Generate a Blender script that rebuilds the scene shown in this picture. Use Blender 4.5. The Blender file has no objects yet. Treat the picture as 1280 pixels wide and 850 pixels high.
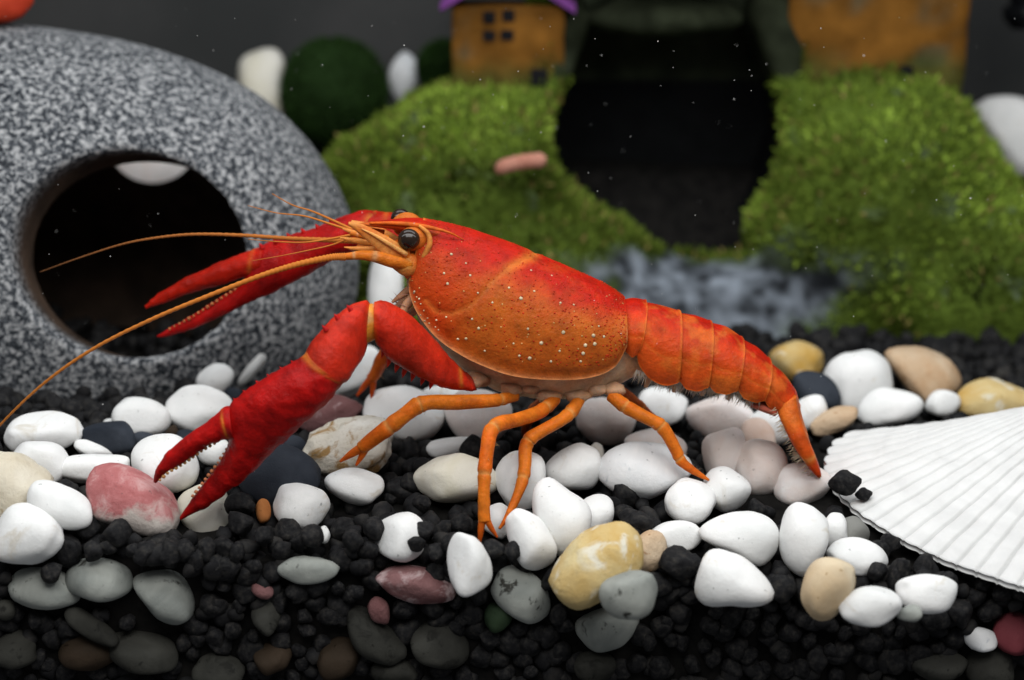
import bpy, bmesh, math, random
import numpy as np
from mathutils import Vector, Matrix
random.seed(7)
RNG = np.random.default_rng(11)
S = 0.01                       # all lengths below are centimetres
scene = bpy.context.scene
COL = scene.collection

# ------------------------------------------------------------------ camera
PITCH = math.radians(13.0)
FPX = 2600.0                   # focal length in photo pixels (1280 wide)
DIST = 40.0
ZC = 3.6                       # height of the aimed point above the front edge of the bed
CAM = np.array([0.0, -DIST*math.cos(PITCH), ZC + DIST*math.sin(PITCH)])
FW = np.array([0.0, math.cos(PITCH), -math.sin(PITCH)])
UP = np.array([0.0, math.sin(PITCH), math.cos(PITCH)])
cd = bpy.data.cameras.new("camera")
cd.sensor_width = 36.0
cd.lens = FPX/1280.0*36.0
cd.clip_start = 0.01
cd.clip_end = 20.0
cd.dof.use_dof = True
cd.dof.focus_distance = 39.8*S
cd.dof.aperture_fstop = 12.0
cam = bpy.data.objects.new("camera", cd)
COL.objects.link(cam)
cam.location = CAM*S
cam.rotation_euler = (math.pi/2-PITCH, 0, 0)
scene.camera = cam

# ------------------------------------------------------------------ light
world = bpy.data.worlds.new("World")
scene.world = world
world.use_nodes = True
wb = world.node_tree.nodes["Background"]
wb.inputs[0].default_value = (0.92, 0.95, 1.0, 1)
wb.inputs[1].default_value = 0.14


def lamp(name, loc, size, power, colour, aim):
    ld = bpy.data.lights.new(name, 'AREA')
    ld.shape = 'RECTANGLE'
    ld.size, ld.size_y = size[0]*S, size[1]*S
    ld.energy = power
    ld.color = colour
    o = bpy.data.objects.new(name, ld)
    COL.objects.link(o)
    o.location = Vector(loc)*S
    o.rotation_euler = (Vector(aim)-Vector(loc)).to_track_quat('-Z', 'Y').to_euler()
    return o


lamp("hood_lamp_front", (1.5, -4.4, 14.5), (44, 2.6), 0.19, (0.95, 0.98, 1.0), (1.5, 0.5, 0.0))
lamp("front_fill_light", (1.5, -24.0, 30.0), (40, 16), 0.95, (1.0, 0.98, 0.95), (1.0, -1.0, 1.0))  # added soft fill from the camera side
lamp("hood_lamp_rear", (2.0, 7.0, 27.0), (36, 9), 0.36, (0.95, 0.98, 1.0), (2.0, 8.0, 0.0))
vs = scene.view_settings
vs.view_transform = 'Standard'
vs.look = 'None'
vs.exposure = 0.08
vs.gamma = 1.0
vs.use_curve_mapping = False
scene.cycles.use_denoising = True
scene.cycles.max_bounces = 8


# ------------------------------------------------------------------ pixels <-> places
YO = 0.0                       # added to every depth while the crayfish is built


def P(px, py, Y):
    """point on the vertical plane y = Y that shows at photo pixel (px, py)"""
    d = FW*FPX + np.array([1.0, 0, 0])*(px-640) - UP*(py-425)
    return CAM + d*((Y+YO-CAM[1])/d[1])


def proj(p):
    q = np.asarray(p, float)-CAM
    w = q@FW
    return np.stack([640+FPX*q[..., 0]/w, 425-FPX*(q@UP)/w], -1)


def depth(p):
    return float((np.asarray(p)-CAM)@FW)


GLASS = -2.75                  # plane of the (invisible) front pane against which the bed lies


def ground(x, y):
    x = np.asarray(x, float)
    y = np.asarray(y, float)
    g = np.interp(y, [-2.75, -2.0, -1.0, 0.0, 1.0, 2.0, 3.0, 5.0, 14.0], [-0.04, 0.08, 0.32, 0.56, 0.75, 0.87, 0.93, 1.0, 1.15]) - 0.032*x
    t = np.clip((y-15.5)/3.5, 0, 1)
    s_ = np.clip((-2.0-y)/0.75, 0, 1)
    return g + 3.4*t*t*(3-2*t) - 0.22*s_*s_


def on_ground(px, py, lift=0.0):
    """where the ray through a pixel meets the bed"""
    d = FW*FPX + np.array([1.0, 0, 0])*(px-640) - UP*(py-425)
    d = d/d[1]
    lo, hi = 30.0, 62.0
    f = lambda t: CAM[2]+d[2]*t-ground(CAM[0]+d[0]*t, CAM[1]+t)-lift
    for _ in range(50):
        m = (lo+hi)/2
        if f(m) > 0:
            lo = m
        else:
            hi = m
    return CAM+d*lo


# ------------------------------------------------------------------ noise and mesh helpers
def _hash(i, j, k, seed):
    h = (i.astype(np.int64)*374761393 + j.astype(np.int64)*668265263 + k.astype(np.int64)*2147483647 + seed*144665) & 0xffffffff
    h = ((h ^ (h >> 13))*1274126177) & 0xffffffff
    h = (h ^ (h >> 16)) & 0xffff
    return h/32767.5-1.0


def vnoise(p, seed=0):
    p = np.asarray(p, float)
    f = np.floor(p)
    i = f.astype(np.int64)
    t = p-f
    t = t*t*t*(t*(t*6-15)+10)
    out = 0
    for a in (0, 1):
        wa = t[..., 0] if a else 1-t[..., 0]
        for b in (0, 1):
            wb_ = t[..., 1] if b else 1-t[..., 1]
            for c in (0, 1):
                wc = t[..., 2] if c else 1-t[..., 2]
                out = out+wa*wb_*wc*_hash(i[..., 0]+a, i[..., 1]+b, i[..., 2]+c, seed)
    return out


def fbm(p, seed=0, octv=3):
    p = np.asarray(p, float)
    s, a, tot = 0, 1.0, 0
    for o in range(octv):
        s = s+a*vnoise(p*(2.03**o)+o*17.3, seed+o)
        tot += a
        a *= 0.5
    return s/tot


def smooth(a, b, x):
    t = np.clip((x-a)/(b-a), 0, 1)
    return t*t*(3-2*t)


def lerp(a, b, t):
    return a+(b-a)*t


def catmull(pts, n):
    """resample a list of vectors to n samples along a Catmull-Rom curve"""
    p = np.asarray(pts, float)
    m = len(p)
    if m == 2:
        return p[0]+(p[1]-p[0])*np.linspace(0, 1, n)[:, None]
    q = np.vstack([2*p[0]-p[1], p, 2*p[-1]-p[-2]])
    u = np.linspace(0, m-1, n)
    i = np.minimum(u.astype(int), m-2)
    t = (u-i)[:, None]
    a, b, c, d = q[i], q[i+1], q[i+2], q[i+3]
    return 0.5*((2*b)+(c-a)*t+(2*a-5*b+4*c-d)*t*t+(3*b-a-3*c+d)*t**3)


class MB:
    """collects vertices, faces and vertex colours of one mesh"""
    def __init__(self):
        self.v, self.f, self.c, self.n = [], [], [], 0

    def add(self, v, f, c=(1, 1, 1)):
        v = np.asarray(v, float).reshape(-1, 3)
        c = np.asarray(c, float)
        if c.ndim == 1:
            c = np.repeat(c[None, :], len(v), 0)
        self.v.append(v)
        self.c.append(c[:, :3])
        n = self.n
        self.f.extend([tuple(int(i)+n for i in q) for q in f])
        self.n += len(v)

    def mesh(self, name, smooth_=True, col=True, origin=None):
        v = np.vstack(self.v)
        if origin is not None:
            v = v-np.asarray(origin)
        me = bpy.data.meshes.new(name)
        me.from_pydata((v*S).tolist(), [], self.f)
        if col:
            at = me.color_attributes.new("col", 'FLOAT_COLOR', 'POINT')
            c = np.vstack(self.c)
            at.data.foreach_set("color", np.hstack([c, np.ones((len(c), 1))]).ravel().astype(np.float32))
        if smooth_:
            me.polygons.foreach_set("use_smooth", [True]*len(me.polygons))
        me.update()
        return me


def link(name, me, mat=None, parent=None, loc=None):
    o = bpy.data.objects.new(name, me)
    COL.objects.link(o)
    if mat is not None and len(me.materials) == 0:
        me.materials.append(mat)
    if loc is not None:
        o.location = Vector([float(x) for x in loc])*S
    if parent is not None:
        o.parent = parent
        o.matrix_parent_inverse = Matrix.Translation(-parent.location)
    return o


def empty(name, loc):
    o = bpy.data.objects.new(name, None)
    COL.objects.link(o)
    o.location = Vector([float(x) for x in loc])*S
    o.empty_display_size = 0.01
    return o


def tag(o, label=None, cat=None, group=None, kind=None):
    if label:
        o["label"] = label
    if cat:
        o["category"] = cat
    if group:
        o["group"] = group
    if kind:
        o["kind"] = kind
    return o


def grid_faces(nr, nc, closed):
    f = []
    for i in range(nr-1):
        for j in range(nc if closed else nc-1):
            k = (j+1) % nc
            f.append((i*nc+j, i*nc+k, (i+1)*nc+k, (i+1)*nc+j))
    return f


_ico = {}


def ico(sub):
    if sub not in _ico:
        bm = bmesh.new()
        bmesh.ops.create_icosphere(bm, subdivisions=sub, radius=1.0)
        v = np.array([x.co[:] for x in bm.verts])
        f = [tuple(y.index for y in x.verts) for x in bm.faces]
        bm.free()
        _ico[sub] = (v, f)
    return _ico[sub]


# ------------------------------------------------------------------ materials
class NT:
    def __init__(self, name, rough=0.5, spec=0.3):
        self.m = bpy.data.materials.new(name)
        self.m.use_nodes = True
        self.t = self.m.node_tree
        self.b = self.t.nodes["Principled BSDF"]
        self.b.inputs["Roughness"].default_value = rough
        self.b.inputs["Specular IOR Level"].default_value = spec
        self.b.inputs['IOR'].default_value = 1.2      # wet surfaces under water reflect little
        self._co = None

    def node(self, kind, **kw):
        n = self.t.nodes.new(kind)
        for k, v in kw.items():
            setattr(n, k, v)
        return n

    def ln(self, a, b):
        self.t.links.new(a, b)

    def coord(self, rand=True):
        if self._co is None:
            tc = self.node('ShaderNodeTexCoord')
            if rand:
                oi = self.node('ShaderNodeObjectInfo')
                vm = self.node('ShaderNodeVectorMath', operation='MULTIPLY_ADD')
                vm.inputs[1].default_value = (100, 100, 100)
                self.ln(tc.outputs['Object'], vm.inputs[0])
                m2 = self.node('ShaderNodeVectorMath', operation='SCALE')
                m2.inputs[0].default_value = (91.0, 37.0, 53.0)
                self.ln(oi.outputs['Random'], m2.inputs['Scale'])
                self.ln(m2.outputs[0], vm.inputs[2])
                self._co = vm.outputs[0]
            else:
                vm = self.node('ShaderNodeVectorMath', operation='SCALE')
                vm.inputs['Scale'].default_value = 100
                self.ln(tc.outputs['Object'], vm.inputs[0])
                self._co = vm.outputs[0]
        return self._co

    def noise(self, scale, detail=3, rough=0.55, dist=0.0, vec=None):
        n = self.node('ShaderNodeTexNoise')
        n.inputs['Scale'].default_value = scale
        n.inputs['Detail'].default_value = detail
        n.inputs['Roughness'].default_value = rough
        n.inputs['Distortion'].default_value = dist
        self.ln(vec or self.coord(), n.inputs['Vector'])
        return n.outputs['Fac']

    def voronoi(self, scale, feature='F1'):
        n = self.node('ShaderNodeTexVoronoi', feature=feature)
        n.inputs['Scale'].default_value = scale
        self.ln(self.coord(), n.inputs['Vector'])
        return n.outputs['Distance']

    def ramp(self, fac, stops):
        n = self.node('ShaderNodeValToRGB')
        e = n.color_ramp.elements
        while len(e) < len(stops):
            e.new(0.5)
        for x, (p, c) in zip(e, stops):
            x.position = p
            x.color = (*c, 1) if len(c) == 3 else c
        self.ln(fac, n.inputs[0])
        return n.outputs[0]

    def mix(self, fac, a, b, mode='MIX'):
        n = self.node('ShaderNodeMix', data_type='RGBA', blend_type=mode)
        for s, x in ((n.inputs[0], fac), (n.inputs[6], a), (n.inputs[7], b)):
            if hasattr(x, 'links'):
                self.ln(x, s)
            elif isinstance(x, (int, float)):
                s.default_value = x
            else:
                s.default_value = (*x, 1)
        return n.outputs[2]

    def base(self, c):
        if hasattr(c, 'links'):
            self.ln(c, self.b.inputs['Base Color'])
        else:
            self.b.inputs['Base Color'].default_value = (*c, 1)

    def bump(self, fac, strength, dist_cm, prev=None):
        n = self.node('ShaderNodeBump')
        n.inputs['Strength'].default_value = strength
        n.inputs['Distance'].default_value = dist_cm*S
        self.ln(fac, n.inputs['Height'])
        if prev is not None:
            self.ln(prev, n.inputs['Normal'])
        self.ln(n.outputs[0], self.b.inputs['Normal'])
        return n.outputs[0]

    def sss(self, w, radius, cm):
        self.b.inputs['Subsurface Weight'].default_value = w
        self.b.inputs['Subsurface Radius'].default_value = radius
        self.b.inputs['Subsurface Scale'].default_value = cm*S


W3 = (1, 1, 1)


def pebble_mat(name, lo, hi, vein=None, veinpos=0.6, blotch=None, blotchpos=0.62, rough=0.42, scale=0.7, bump=0.25):
    t = NT(name, rough, 0.18)
    c = t.ramp(t.noise(scale, 4, 0.6, 0.6), [(0.3, lo), (0.68, hi)])
    if vein:
        c = t.mix(t.ramp(t.noise(1.1, 5, 0.6, 1.5), [(veinpos, (0, 0, 0)), (veinpos+0.1, W3)]), c, vein)
    if blotch:
        c = t.mix(t.ramp(t.noise(2.4, 4, 0.7, 0.4), [(blotchpos, (0, 0, 0)), (blotchpos+0.08, W3)]), c, blotch)
    sp = t.ramp(t.noise(9.0, 2, 0.5), [(0.70, (0, 0, 0)), (0.78, W3)])
    c = t.mix(sp, c, tuple(x*0.55 for x in lo))
    t.base(c)
    t.bump(t.noise(7.0, 6, 0.7), bump*1.4, 0.05)
    return t


MAT = {}
t = pebble_mat("white_pebble", (0.70, 0.71, 0.70), (0.83, 0.83, 0.82), vein=(0.66, 0.63, 0.57), veinpos=0.60)
t.sss(0.12, (1, 0.95, 0.9), 0.08)
MAT['white'] = t.m
t = pebble_mat("mottled_pebble", (0.58, 0.61, 0.63), (0.80, 0.80, 0.80), vein=(0.45, 0.48, 0.52), veinpos=0.58)
MAT['mottled'] = t.m
t = pebble_mat("pinkish_pebble", (0.68, 0.56, 0.50), (0.80, 0.77, 0.76))
t.sss(0.15, (1, 0.6, 0.5), 0.1)
MAT['pinkish'] = t.m
MAT['peach'] = pebble_mat("peach_pebble", (0.52, 0.36, 0.28), (0.64, 0.54, 0.48)).m
MAT['cream'] = pebble_mat("cream_pebble", (0.60, 0.53, 0.40), (0.74, 0.70, 0.60), vein=(0.40, 0.27, 0.13), veinpos=0.66, bump=0.6).m
MAT['crusty'] = pebble_mat("crusty_pebble", (0.58, 0.52, 0.42), (0.80, 0.78, 0.72), vein=(0.36, 0.22, 0.09), veinpos=0.53, bump=1.0, rough=0.55).m
MAT['ivory'] = pebble_mat("ivory_pebble", (0.66, 0.62, 0.48), (0.78, 0.76, 0.70)).m
MAT['yellow'] = pebble_mat("yellow_pebble", (0.52, 0.31, 0.07), (0.66, 0.55, 0.30), vein=(0.70, 0.66, 0.54), veinpos=0.55, bump=0.6).m
MAT['tan'] = pebble_mat("tan_pebble", (0.48, 0.28, 0.14), (0.60, 0.47, 0.33), blotch=(0.36, 0.19, 0.09), bump=0.7).m
MAT['amber'] = pebble_mat("amber_pebble", (0.50, 0.28, 0.09), (0.68, 0.58, 0.42), scale=0.45).m
MAT['maroon'] = pebble_mat("maroon_pebble", (0.13, 0.028, 0.035), (0.20, 0.05, 0.06), rough=0.5).m
MAT['rose'] = pebble_mat("rose_pebble", (0.13, 0.055, 0.055), (0.28, 0.15, 0.15), vein=(0.48, 0.36, 0.36), veinpos=0.54, bump=0.7).m
MAT['slate'] = pebble_mat("slate_pebble", (0.018, 0.022, 0.030), (0.045, 0.052, 0.065), rough=0.6).m
MAT['grey'] = pebble_mat("grey_pebble", (0.16, 0.16, 0.15), (0.27, 0.27, 0.25), rough=0.6).m
MAT['dimmed'] = pebble_mat("dirty_dimmed_pebble", (0.16, 0.175, 0.165), (0.36, 0.375, 0.345), blotch=(0.04, 0.04, 0.035), blotchpos=0.6, rough=0.6).m  # blotches are dirt; base tone lowered to stand for shade near the glass
MAT['darkened'] = pebble_mat("shade_darkened_pebble", (0.018, 0.018, 0.016), (0.05, 0.05, 0.044), blotch=(0.02, 0.02, 0.018), blotchpos=0.55, rough=0.7).m  # near-black tone puts the shade low in the gravel into the colour
MAT['brown'] = pebble_mat("brown_pebble", (0.022, 0.016, 0.011), (0.045, 0.032, 0.022), rough=0.6).m
MAT['greenish'] = pebble_mat("greenish_pebble", (0.012, 0.02, 0.012), (0.04, 0.065, 0.035), rough=0.6).m
MAT['orange'] = pebble_mat("orange_chip", (0.30, 0.10, 0.03), (0.45, 0.18, 0.06), rough=0.7).m
# pink and white banded stone: pink above, white below along its own height
t = NT("pink_pebble", 0.5, 0.3)
sep = t.node('ShaderNodeSeparateXYZ')
tc0 = t.node('ShaderNodeTexCoord')
t.ln(tc0.outputs['Object'], sep.inputs[0])
add = t.node('ShaderNodeMath', operation='MULTIPLY_ADD')
t.ln(t.noise(1.6, 5, 0.6, 0.8), add.inputs[0])
add.inputs[1].default_value = 0.012
t.ln(sep.outputs['Z'], add.inputs[2])
mr = t.node('ShaderNodeMapRange')
mr.inputs['From Min'].default_value = 0.0038
mr.inputs['From Max'].default_value = 0.0062
t.ln(add.outputs[0], mr.inputs['Value'])
pinkc = t.ramp(t.noise(2.2, 6, 0.7, 0.5), [(0.3, (0.34, 0.10, 0.10)), (0.5, (0.44, 0.16, 0.16)), (0.68, (0.56, 0.33, 0.32))])
pinkc = t.mix(t.ramp(t.noise(7, 3, 0.6), [(0.66, (0, 0, 0)), (0.72, W3)]), pinkc, (0.22, 0.10, 0.10))
whitec = t.ramp(t.noise(1.6, 4, 0.6), [(0.35, (0.50, 0.44, 0.40)), (0.6, (0.68, 0.62, 0.57))])
t.base(t.mix(mr.outputs[0], whitec, pinkc))
t.bump(t.noise(4.0, 6, 0.7), 0.7, 0.07)
MAT['pink'] = t.m

t = NT("black_gravel", 0.62, 0.3)
t.base(t.ramp(t.noise(2.5, 4, 0.6), [(0.3, (0.008, 0.008, 0.009)), (0.5, (0.017, 0.017, 0.018)), (0.68, (0.036, 0.034, 0.032)), (0.8, (0.075, 0.07, 0.06))]))
t.bump(t.noise(6.0, 4, 0.6), 0.5, 0.04)
MAT['gravel'] = t.m
t = NT("bed_soil", 0.9, 0.1)
t.base(t.ramp(t.noise(3, 4), [(0.3, (0.006, 0.006, 0.006)), (0.7, (0.016, 0.015, 0.014))]))
MAT['soil'] = t.m

# speckled cave
t = NT("speckled_stone", 0.75, 0.2)
v1 = t.noise(8.5, 2, 0.75, 0.2)
c = t.ramp(v1, [(0.38, (0.014, 0.017, 0.021)), (0.47, (0.075, 0.082, 0.093)), (0.53, (0.185, 0.192, 0.20)), (0.62, (0.40, 0.405, 0.41))])
v2 = t.noise(0.5, 2)
c = t.mix(t.ramp(v2, [(0.35, (0.18, 0.18, 0.18)), (0.7, (0.0, 0.0, 0.0))]), c, (0.10, 0.105, 0.115))
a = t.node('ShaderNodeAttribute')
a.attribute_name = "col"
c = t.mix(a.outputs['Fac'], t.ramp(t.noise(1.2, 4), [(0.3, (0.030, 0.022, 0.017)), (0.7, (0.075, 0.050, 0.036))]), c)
t.base(c)
t.bump(v1, 0.35, 0.05)
MAT['cave'] = t.m

t = NT("back_wall", 0.6, 0.2)
t.base(t.ramp(t.noise(0.25, 3), [(0.3, (0.040, 0.042, 0.042)), (0.7, (0.060, 0.060, 0.060))]))
MAT['wall'] = t.m

# vertex-coloured surfaces
def attr_mat(name, rough, spec, mott, nscale, bump, bscale):
    t = NT(name, rough, spec)
    a = t.node('ShaderNodeAttribute')
    a.attribute_name = "col"
    m = t.ramp(t.noise(nscale, 7, 0.68), [(0.28, (1-mott,)*3), (0.72, (1+mott*0.6,)*3)])
    t.base(t.mix(1.0, a.outputs['Color'], m, 'MULTIPLY'))
    if bump:
        t.bump(t.noise(bscale, 4, 0.6), bump, 0.03)
    return t


t = attr_mat("crayfish_shell", 0.36, 0.5, 0.42, 3.2, 0.8, 13.0)
t.sss(0.22, (1.0, 0.25, 0.08), 0.10)
MAT['cray'] = t.m
t = attr_mat("antenna", 0.45, 0.3, 0.12, 4.0, 0, 1)
MAT['antenna'] = t.m
t = NT("eye_black", 0.14, 0.6)
t.b.inputs["IOR"].default_value = 1.4
t.base(t.ramp(t.noise(3.0, 2), [(0.3, (0.010, 0.006, 0.004)), (0.7, (0.030, 0.016, 0.010))]))
MAT['eye'] = t.m
t = attr_mat("ornament_rock", 0.8, 0.15, 0.35, 1.6, 0.9, 3.0)
MAT['rock'] = t.m
t = attr_mat("moss", 0.8, 0.1, 0.3, 0.9, 0, 1)
MAT['moss'] = t.m
t = attr_mat("painted_resin", 0.7, 0.2, 0.45, 1.0, 0.6, 2.5)
MAT['resin'] = t.m
t = NT("shell_white", 0.48, 0.3)
a = t.node('ShaderNodeAttribute')
a.attribute_name = "col"
t.base(t.mix(1.0, a.outputs['Color'], t.ramp(t.noise(1.4, 5, 0.65, 0.4), [(0.3, (0.90, 0.90, 0.90)), (0.6, W3)]), 'MULTIPLY'))
t.bump(t.noise(4.0, 4, 0.6), 0.2, 0.04)
t.sss(0.1, (1, 0.9, 0.8), 0.08)
MAT['shell'] = t.m
t = NT("black_plastic", 0.25, 0.5)
t.base(t.ramp(t.noise(1.0, 2), [(0.3, (0.004, 0.004, 0.005)), (0.7, (0.007, 0.008, 0.009))]))
MAT['plastic'] = t.m
t = NT("red_resin", 0.5, 0.3)
t.base(t.ramp(t.noise(1.5, 3), [(0.3, (0.28, 0.02, 0.01)), (0.7, (0.45, 0.05, 0.02))]))
MAT['red'] = t.m
t = NT("pink_stick", 0.6, 0.2)
t.base(t.ramp(t.noise(2.0, 3), [(0.3, (0.42, 0.17, 0.12)), (0.7, (0.55, 0.27, 0.20))]))
MAT['stick'] = t.m
t = NT("speck", 0.6, 0.2)
t.base(t.ramp(t.noise(20.0, 2), [(0.3, (0.5, 0.5, 0.48)), (0.7, (0.8, 0.8, 0.78))]))
MAT['speck'] = t.m

# ------------------------------------------------------------------ the bed and the back of the tank
xs = np.linspace(-16, 18, 86)
ys = np.concatenate([np.linspace(GLASS+0.55, 14, 60), np.linspace(14.5, 26, 24)])
X, Y = np.meshgrid(xs, ys)
Z = ground(X, Y)-0.30+0.06*fbm(np.stack([X, Y, X*0], -1)*0.9, 3)
mb = MB()
bed = np.stack([X, Y, Z], -1).reshape(-1, 3)
mb.add(bed, grid_faces(len(ys), len(xs), False))
front = bed[:len(xs)].copy()
low = front.copy()
low[:, 2] = -6.0
mb.add(np.vstack([low, front]), grid_faces(2, len(xs), False))
o = link("ground", mb.mesh("ground", col=False), MAT['soil'])
tag(o, kind="structure", label="dark bed under the gravel and pebbles")
mb = MB()
mb.add([(-22, 24, -3), (26, 24, -3), (26, 24, 22), (-22, 24, 22), (-22, 24.6, -3), (26, 24.6, -3), (26, 24.6, 22), (-22, 24.6, 22)],
       [(0, 1, 2, 3), (7, 6, 5, 4), (3, 2, 6, 7), (0, 4, 5, 1), (0, 3, 7, 4), (1, 5, 6, 2)])
o = link("back_wall", mb.mesh("back_wall", smooth_=False, col=False), MAT['wall'])
tag(o, kind="structure", label="plain dark grey back panel of the tank")


# ------------------------------------------------------------------ signed distance surfaces (for the two ornaments)
def surface_nets(f, lo, h):
    """numpy surface nets: field f on a regular grid -> vertices, quads"""
    ins = f < 0
    nx, ny, nz = f.shape
    cnt = np.zeros((nx-1, ny-1, nz-1))
    acc = np.zeros((nx-1, ny-1, nz-1, 3))
    def sl(d, full):
        return slice(d, full-1+d)
    for ax in range(3):
        for d1 in (0, 1):
            for d2 in (0, 1):
                o0 = [0, 0, 0]
                others = [k for k in range(3) if k != ax]
                o0[others[0]], o0[others[1]] = d1, d2
                o1 = list(o0)
                o1[ax] = 1
                A = f[sl(o0[0], nx), sl(o0[1], ny), sl(o0[2], nz)]
                B = f[sl(o1[0], nx), sl(o1[1], ny), sl(o1[2], nz)]
                m = (A < 0) != (B < 0)
                tt = np.where(m, A/np.where(m, A-B, 1), 0)
                cnt += m
                for k in range(3):
                    acc[..., k] += m*(o0[k]+(tt if k == ax else 0))
    idx = -np.ones(cnt.shape, int)
    on = cnt > 0
    idx[on] = np.arange(on.sum())
    cells = np.argwhere(on)
    v = lo+h*(cells+acc[on]/cnt[on][:, None])
    faces = []
    for ax in range(3):
        a1, a2 = [(1, 2), (2, 0), (0, 1)][ax]
        s0 = [slice(None)]*3
        s1 = [slice(None)]*3
        s0[ax] = slice(0, -1)
        s1[ax] = slice(1, None)
        e = ins[tuple(s0)] != ins[tuple(s1)]
        w = np.argwhere(e)
        keep = (w[:, a1] > 0) & (w[:, a2] > 0) & (w[:, a1] < f.shape[a1]-1) & (w[:, a2] < f.shape[a2]-1)
        w = w[keep]
        flip = ins[tuple(s0)][tuple(w.T)]
        u1 = np.zeros(3, int)
        u2 = np.zeros(3, int)
        u1[a1], u2[a2] = 1, 1
        q = np.stack([idx[tuple((w-u1-u2).T)], idx[tuple((w-u2).T)], idx[tuple(w.T)], idx[tuple((w-u1).T)]], 1)
        q[~flip] = q[~flip][:, ::-1]
        faces.append(q)
    return v, np.vstack(faces).tolist()


def sd_ell(p, c, r):
    q = (p-np.asarray(c))
    r = np.asarray(r, float)
    k0 = np.linalg.norm(q/r, axis=-1)
    k1 = np.linalg.norm(q/(r*r), axis=-1)
    return k0*(k0-1)/np.maximum(k1, 1e-6)


def smin(a, b, k):
    h = np.clip(0.5+0.5*(b-a)/k, 0, 1)
    return b+(a-b)*h-k*h*(1-h)


def smax(a, b, k):
    return -smin(-a, -b, k)


def gridpts(lo, hi, h):
    ax = [np.arange(lo[k], hi[k]+h, h) for k in range(3)]
    return np.stack(np.meshgrid(*ax, indexing='ij'), -1)


# ------------------------------------------------------------------ speckled cave
cc = P(52, 338, 9.3)
lo = cc-np.array([8.1, 5.4, 6.8])
G = gridpts(lo, cc+np.array([8.1, 5.4, 6.8]), 0.14)
sc = (cc[1]-CAM[1])/math.cos(PITCH)/FPX
rad = np.array([7.45, 4.9, 5.75])
d = sd_ell(G, cc, rad)
dim = fbm(G*0.22, 5, 2)*0.16
d = d+dim
inner = sd_ell(G, cc+np.array([0, -0.1, -0.3]), rad-np.array([2.0, 1.6, 1.7]))
hc = P(166, 318, 5.6)
hn = np.array([-math.sin(math.radians(11))*math.cos(math.radians(16)), -math.cos(math.radians(11))*math.cos(math.radians(16)), math.sin(math.radians(16))])
q = G-hc
al = q@hn
rr = np.linalg.norm(q-al[..., None]*hn, axis=-1)
hole = np.maximum(rr-2.24, np.abs(al-0.2)-3.2)
bk = P(190, 172, 13.2)
bdir = (bk-CAM)/np.linalg.norm(bk-CAM)
q2 = G-bk
al2 = q2@bdir
hole2 = np.maximum(np.linalg.norm(q2-al2[..., None]*bdir, axis=-1)-1.15, np.abs(al2)-2.6)
cavity = np.minimum(smin(inner, hole, 0.25), hole2)
d = smax(d, -cavity, 0.10)
v, f = surface_nets(d, lo, 0.14)
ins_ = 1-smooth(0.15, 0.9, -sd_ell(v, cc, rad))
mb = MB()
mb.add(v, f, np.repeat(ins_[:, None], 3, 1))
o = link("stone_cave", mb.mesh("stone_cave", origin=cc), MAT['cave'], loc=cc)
tag(o, "rounded speckled grey stone cave with a round hole in its side", "cave ornament")

# red lump lying on the cave
rc = P(-6, 2, 9.2)
v, f = ico(3)
vv = v*np.array([0.85, 0.6, 0.5])*(1+0.18*fbm(v*1.6, 31)[:, None])
mb = MB()
mb.add(vv, f)
o = link("red_lump", mb.mesh("red_lump", col=False), MAT['red'], loc=rc)
tag(o, "small red lump resting on top of the speckled grey cave", "lump")

# ------------------------------------------------------------------ mossy castle ornament
ob = P(820, 440, 15.0)
ob[2] = float(ground(ob[0], 15.0))
castle = empty("mossy_castle", ob)
tag(castle, "mossy grey rock with dark round tunnel and ochre toy houses on top", "ornament")
lo = np.array([-5.2, 11.0, -0.3])
G = gridpts(lo, np.array([14.6, 21.5, 10.2]), 0.17)
lumps = [(P(555, 255, 15.8), (3.0, 2.5, 2.5)), (P(620, 190, 16.8), (2.9, 2.6, 1.9)), (P(820, 420, 15.6), (7.6, 2.9, 2.1)),
         (P(640, 360, 15.4), (4.0, 2.6, 2.6)), (P(1110, 270, 16.0), (3.5, 2.8, 3.2)), (P(1270, 380, 15.2), (4.0, 3.0, 2.9)),
         (P(1085, 175, 17.0), (2.9, 2.4, 2.0)), (P(840, -62, 16.2), (3.4, 2.2, 0.9)), (P(820, 200, 19.6), (5.6, 1.9, 5.4)),  # top middle lump, out of view, is raised to shade the tunnel lip
         (P(705, 90, 17.3), (1.0, 1.4, 2.6)), (P(965, 90, 17.3), (1.0, 1.4, 2.6))]
d = None
for c, r in lumps:
    e = sd_ell(G, c, r)
    d = e if d is None else smin(d, e, 0.7)
d = d+0.42*fbm(G*0.42, 21, 3)+0.10*fbm(G*1.7, 25, 2)
poly = np.array([P(x, y, 15.2)[[0, 2]] for x, y in [(752, 30), (722, 88), (690, 138), (678, 188), (690, 217), (732, 258), (790, 284), (842, 304), (900, 303), (942, 272), (970, 232), (986, 182), (981, 122), (960, 70), (935, 18), (840, 5)]])
pq = G[:, 0, :, :][..., [0, 2]].reshape(-1, 2)
ds = np.full(len(pq), 1e9)
inside = np.zeros(len(pq), bool)
for i in range(len(poly)):
    a_, b_ = poly[i], poly[(i+1) % len(poly)]
    ab = b_-a_
    tt = np.clip(((pq-a_)@ab)/(ab@ab), 0, 1)
    ds = np.minimum(ds, np.linalg.norm(pq-a_-tt[:, None]*ab, axis=1))
    cr = ((a_[1] > pq[:, 1]) != (b_[1] > pq[:, 1])) & (pq[:, 0] < (b_[0]-a_[0])*(pq[:, 1]-a_[1])/(b_[1]-a_[1]+1e-12)+a_[0])
    inside ^= cr
ds = np.where(inside, -ds, ds).reshape(G.shape[0], 1, G.shape[2])
tun = np.maximum(ds+0.12*fbm(G*0.8, 41, 2), G[..., 1]-20.4)
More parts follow.
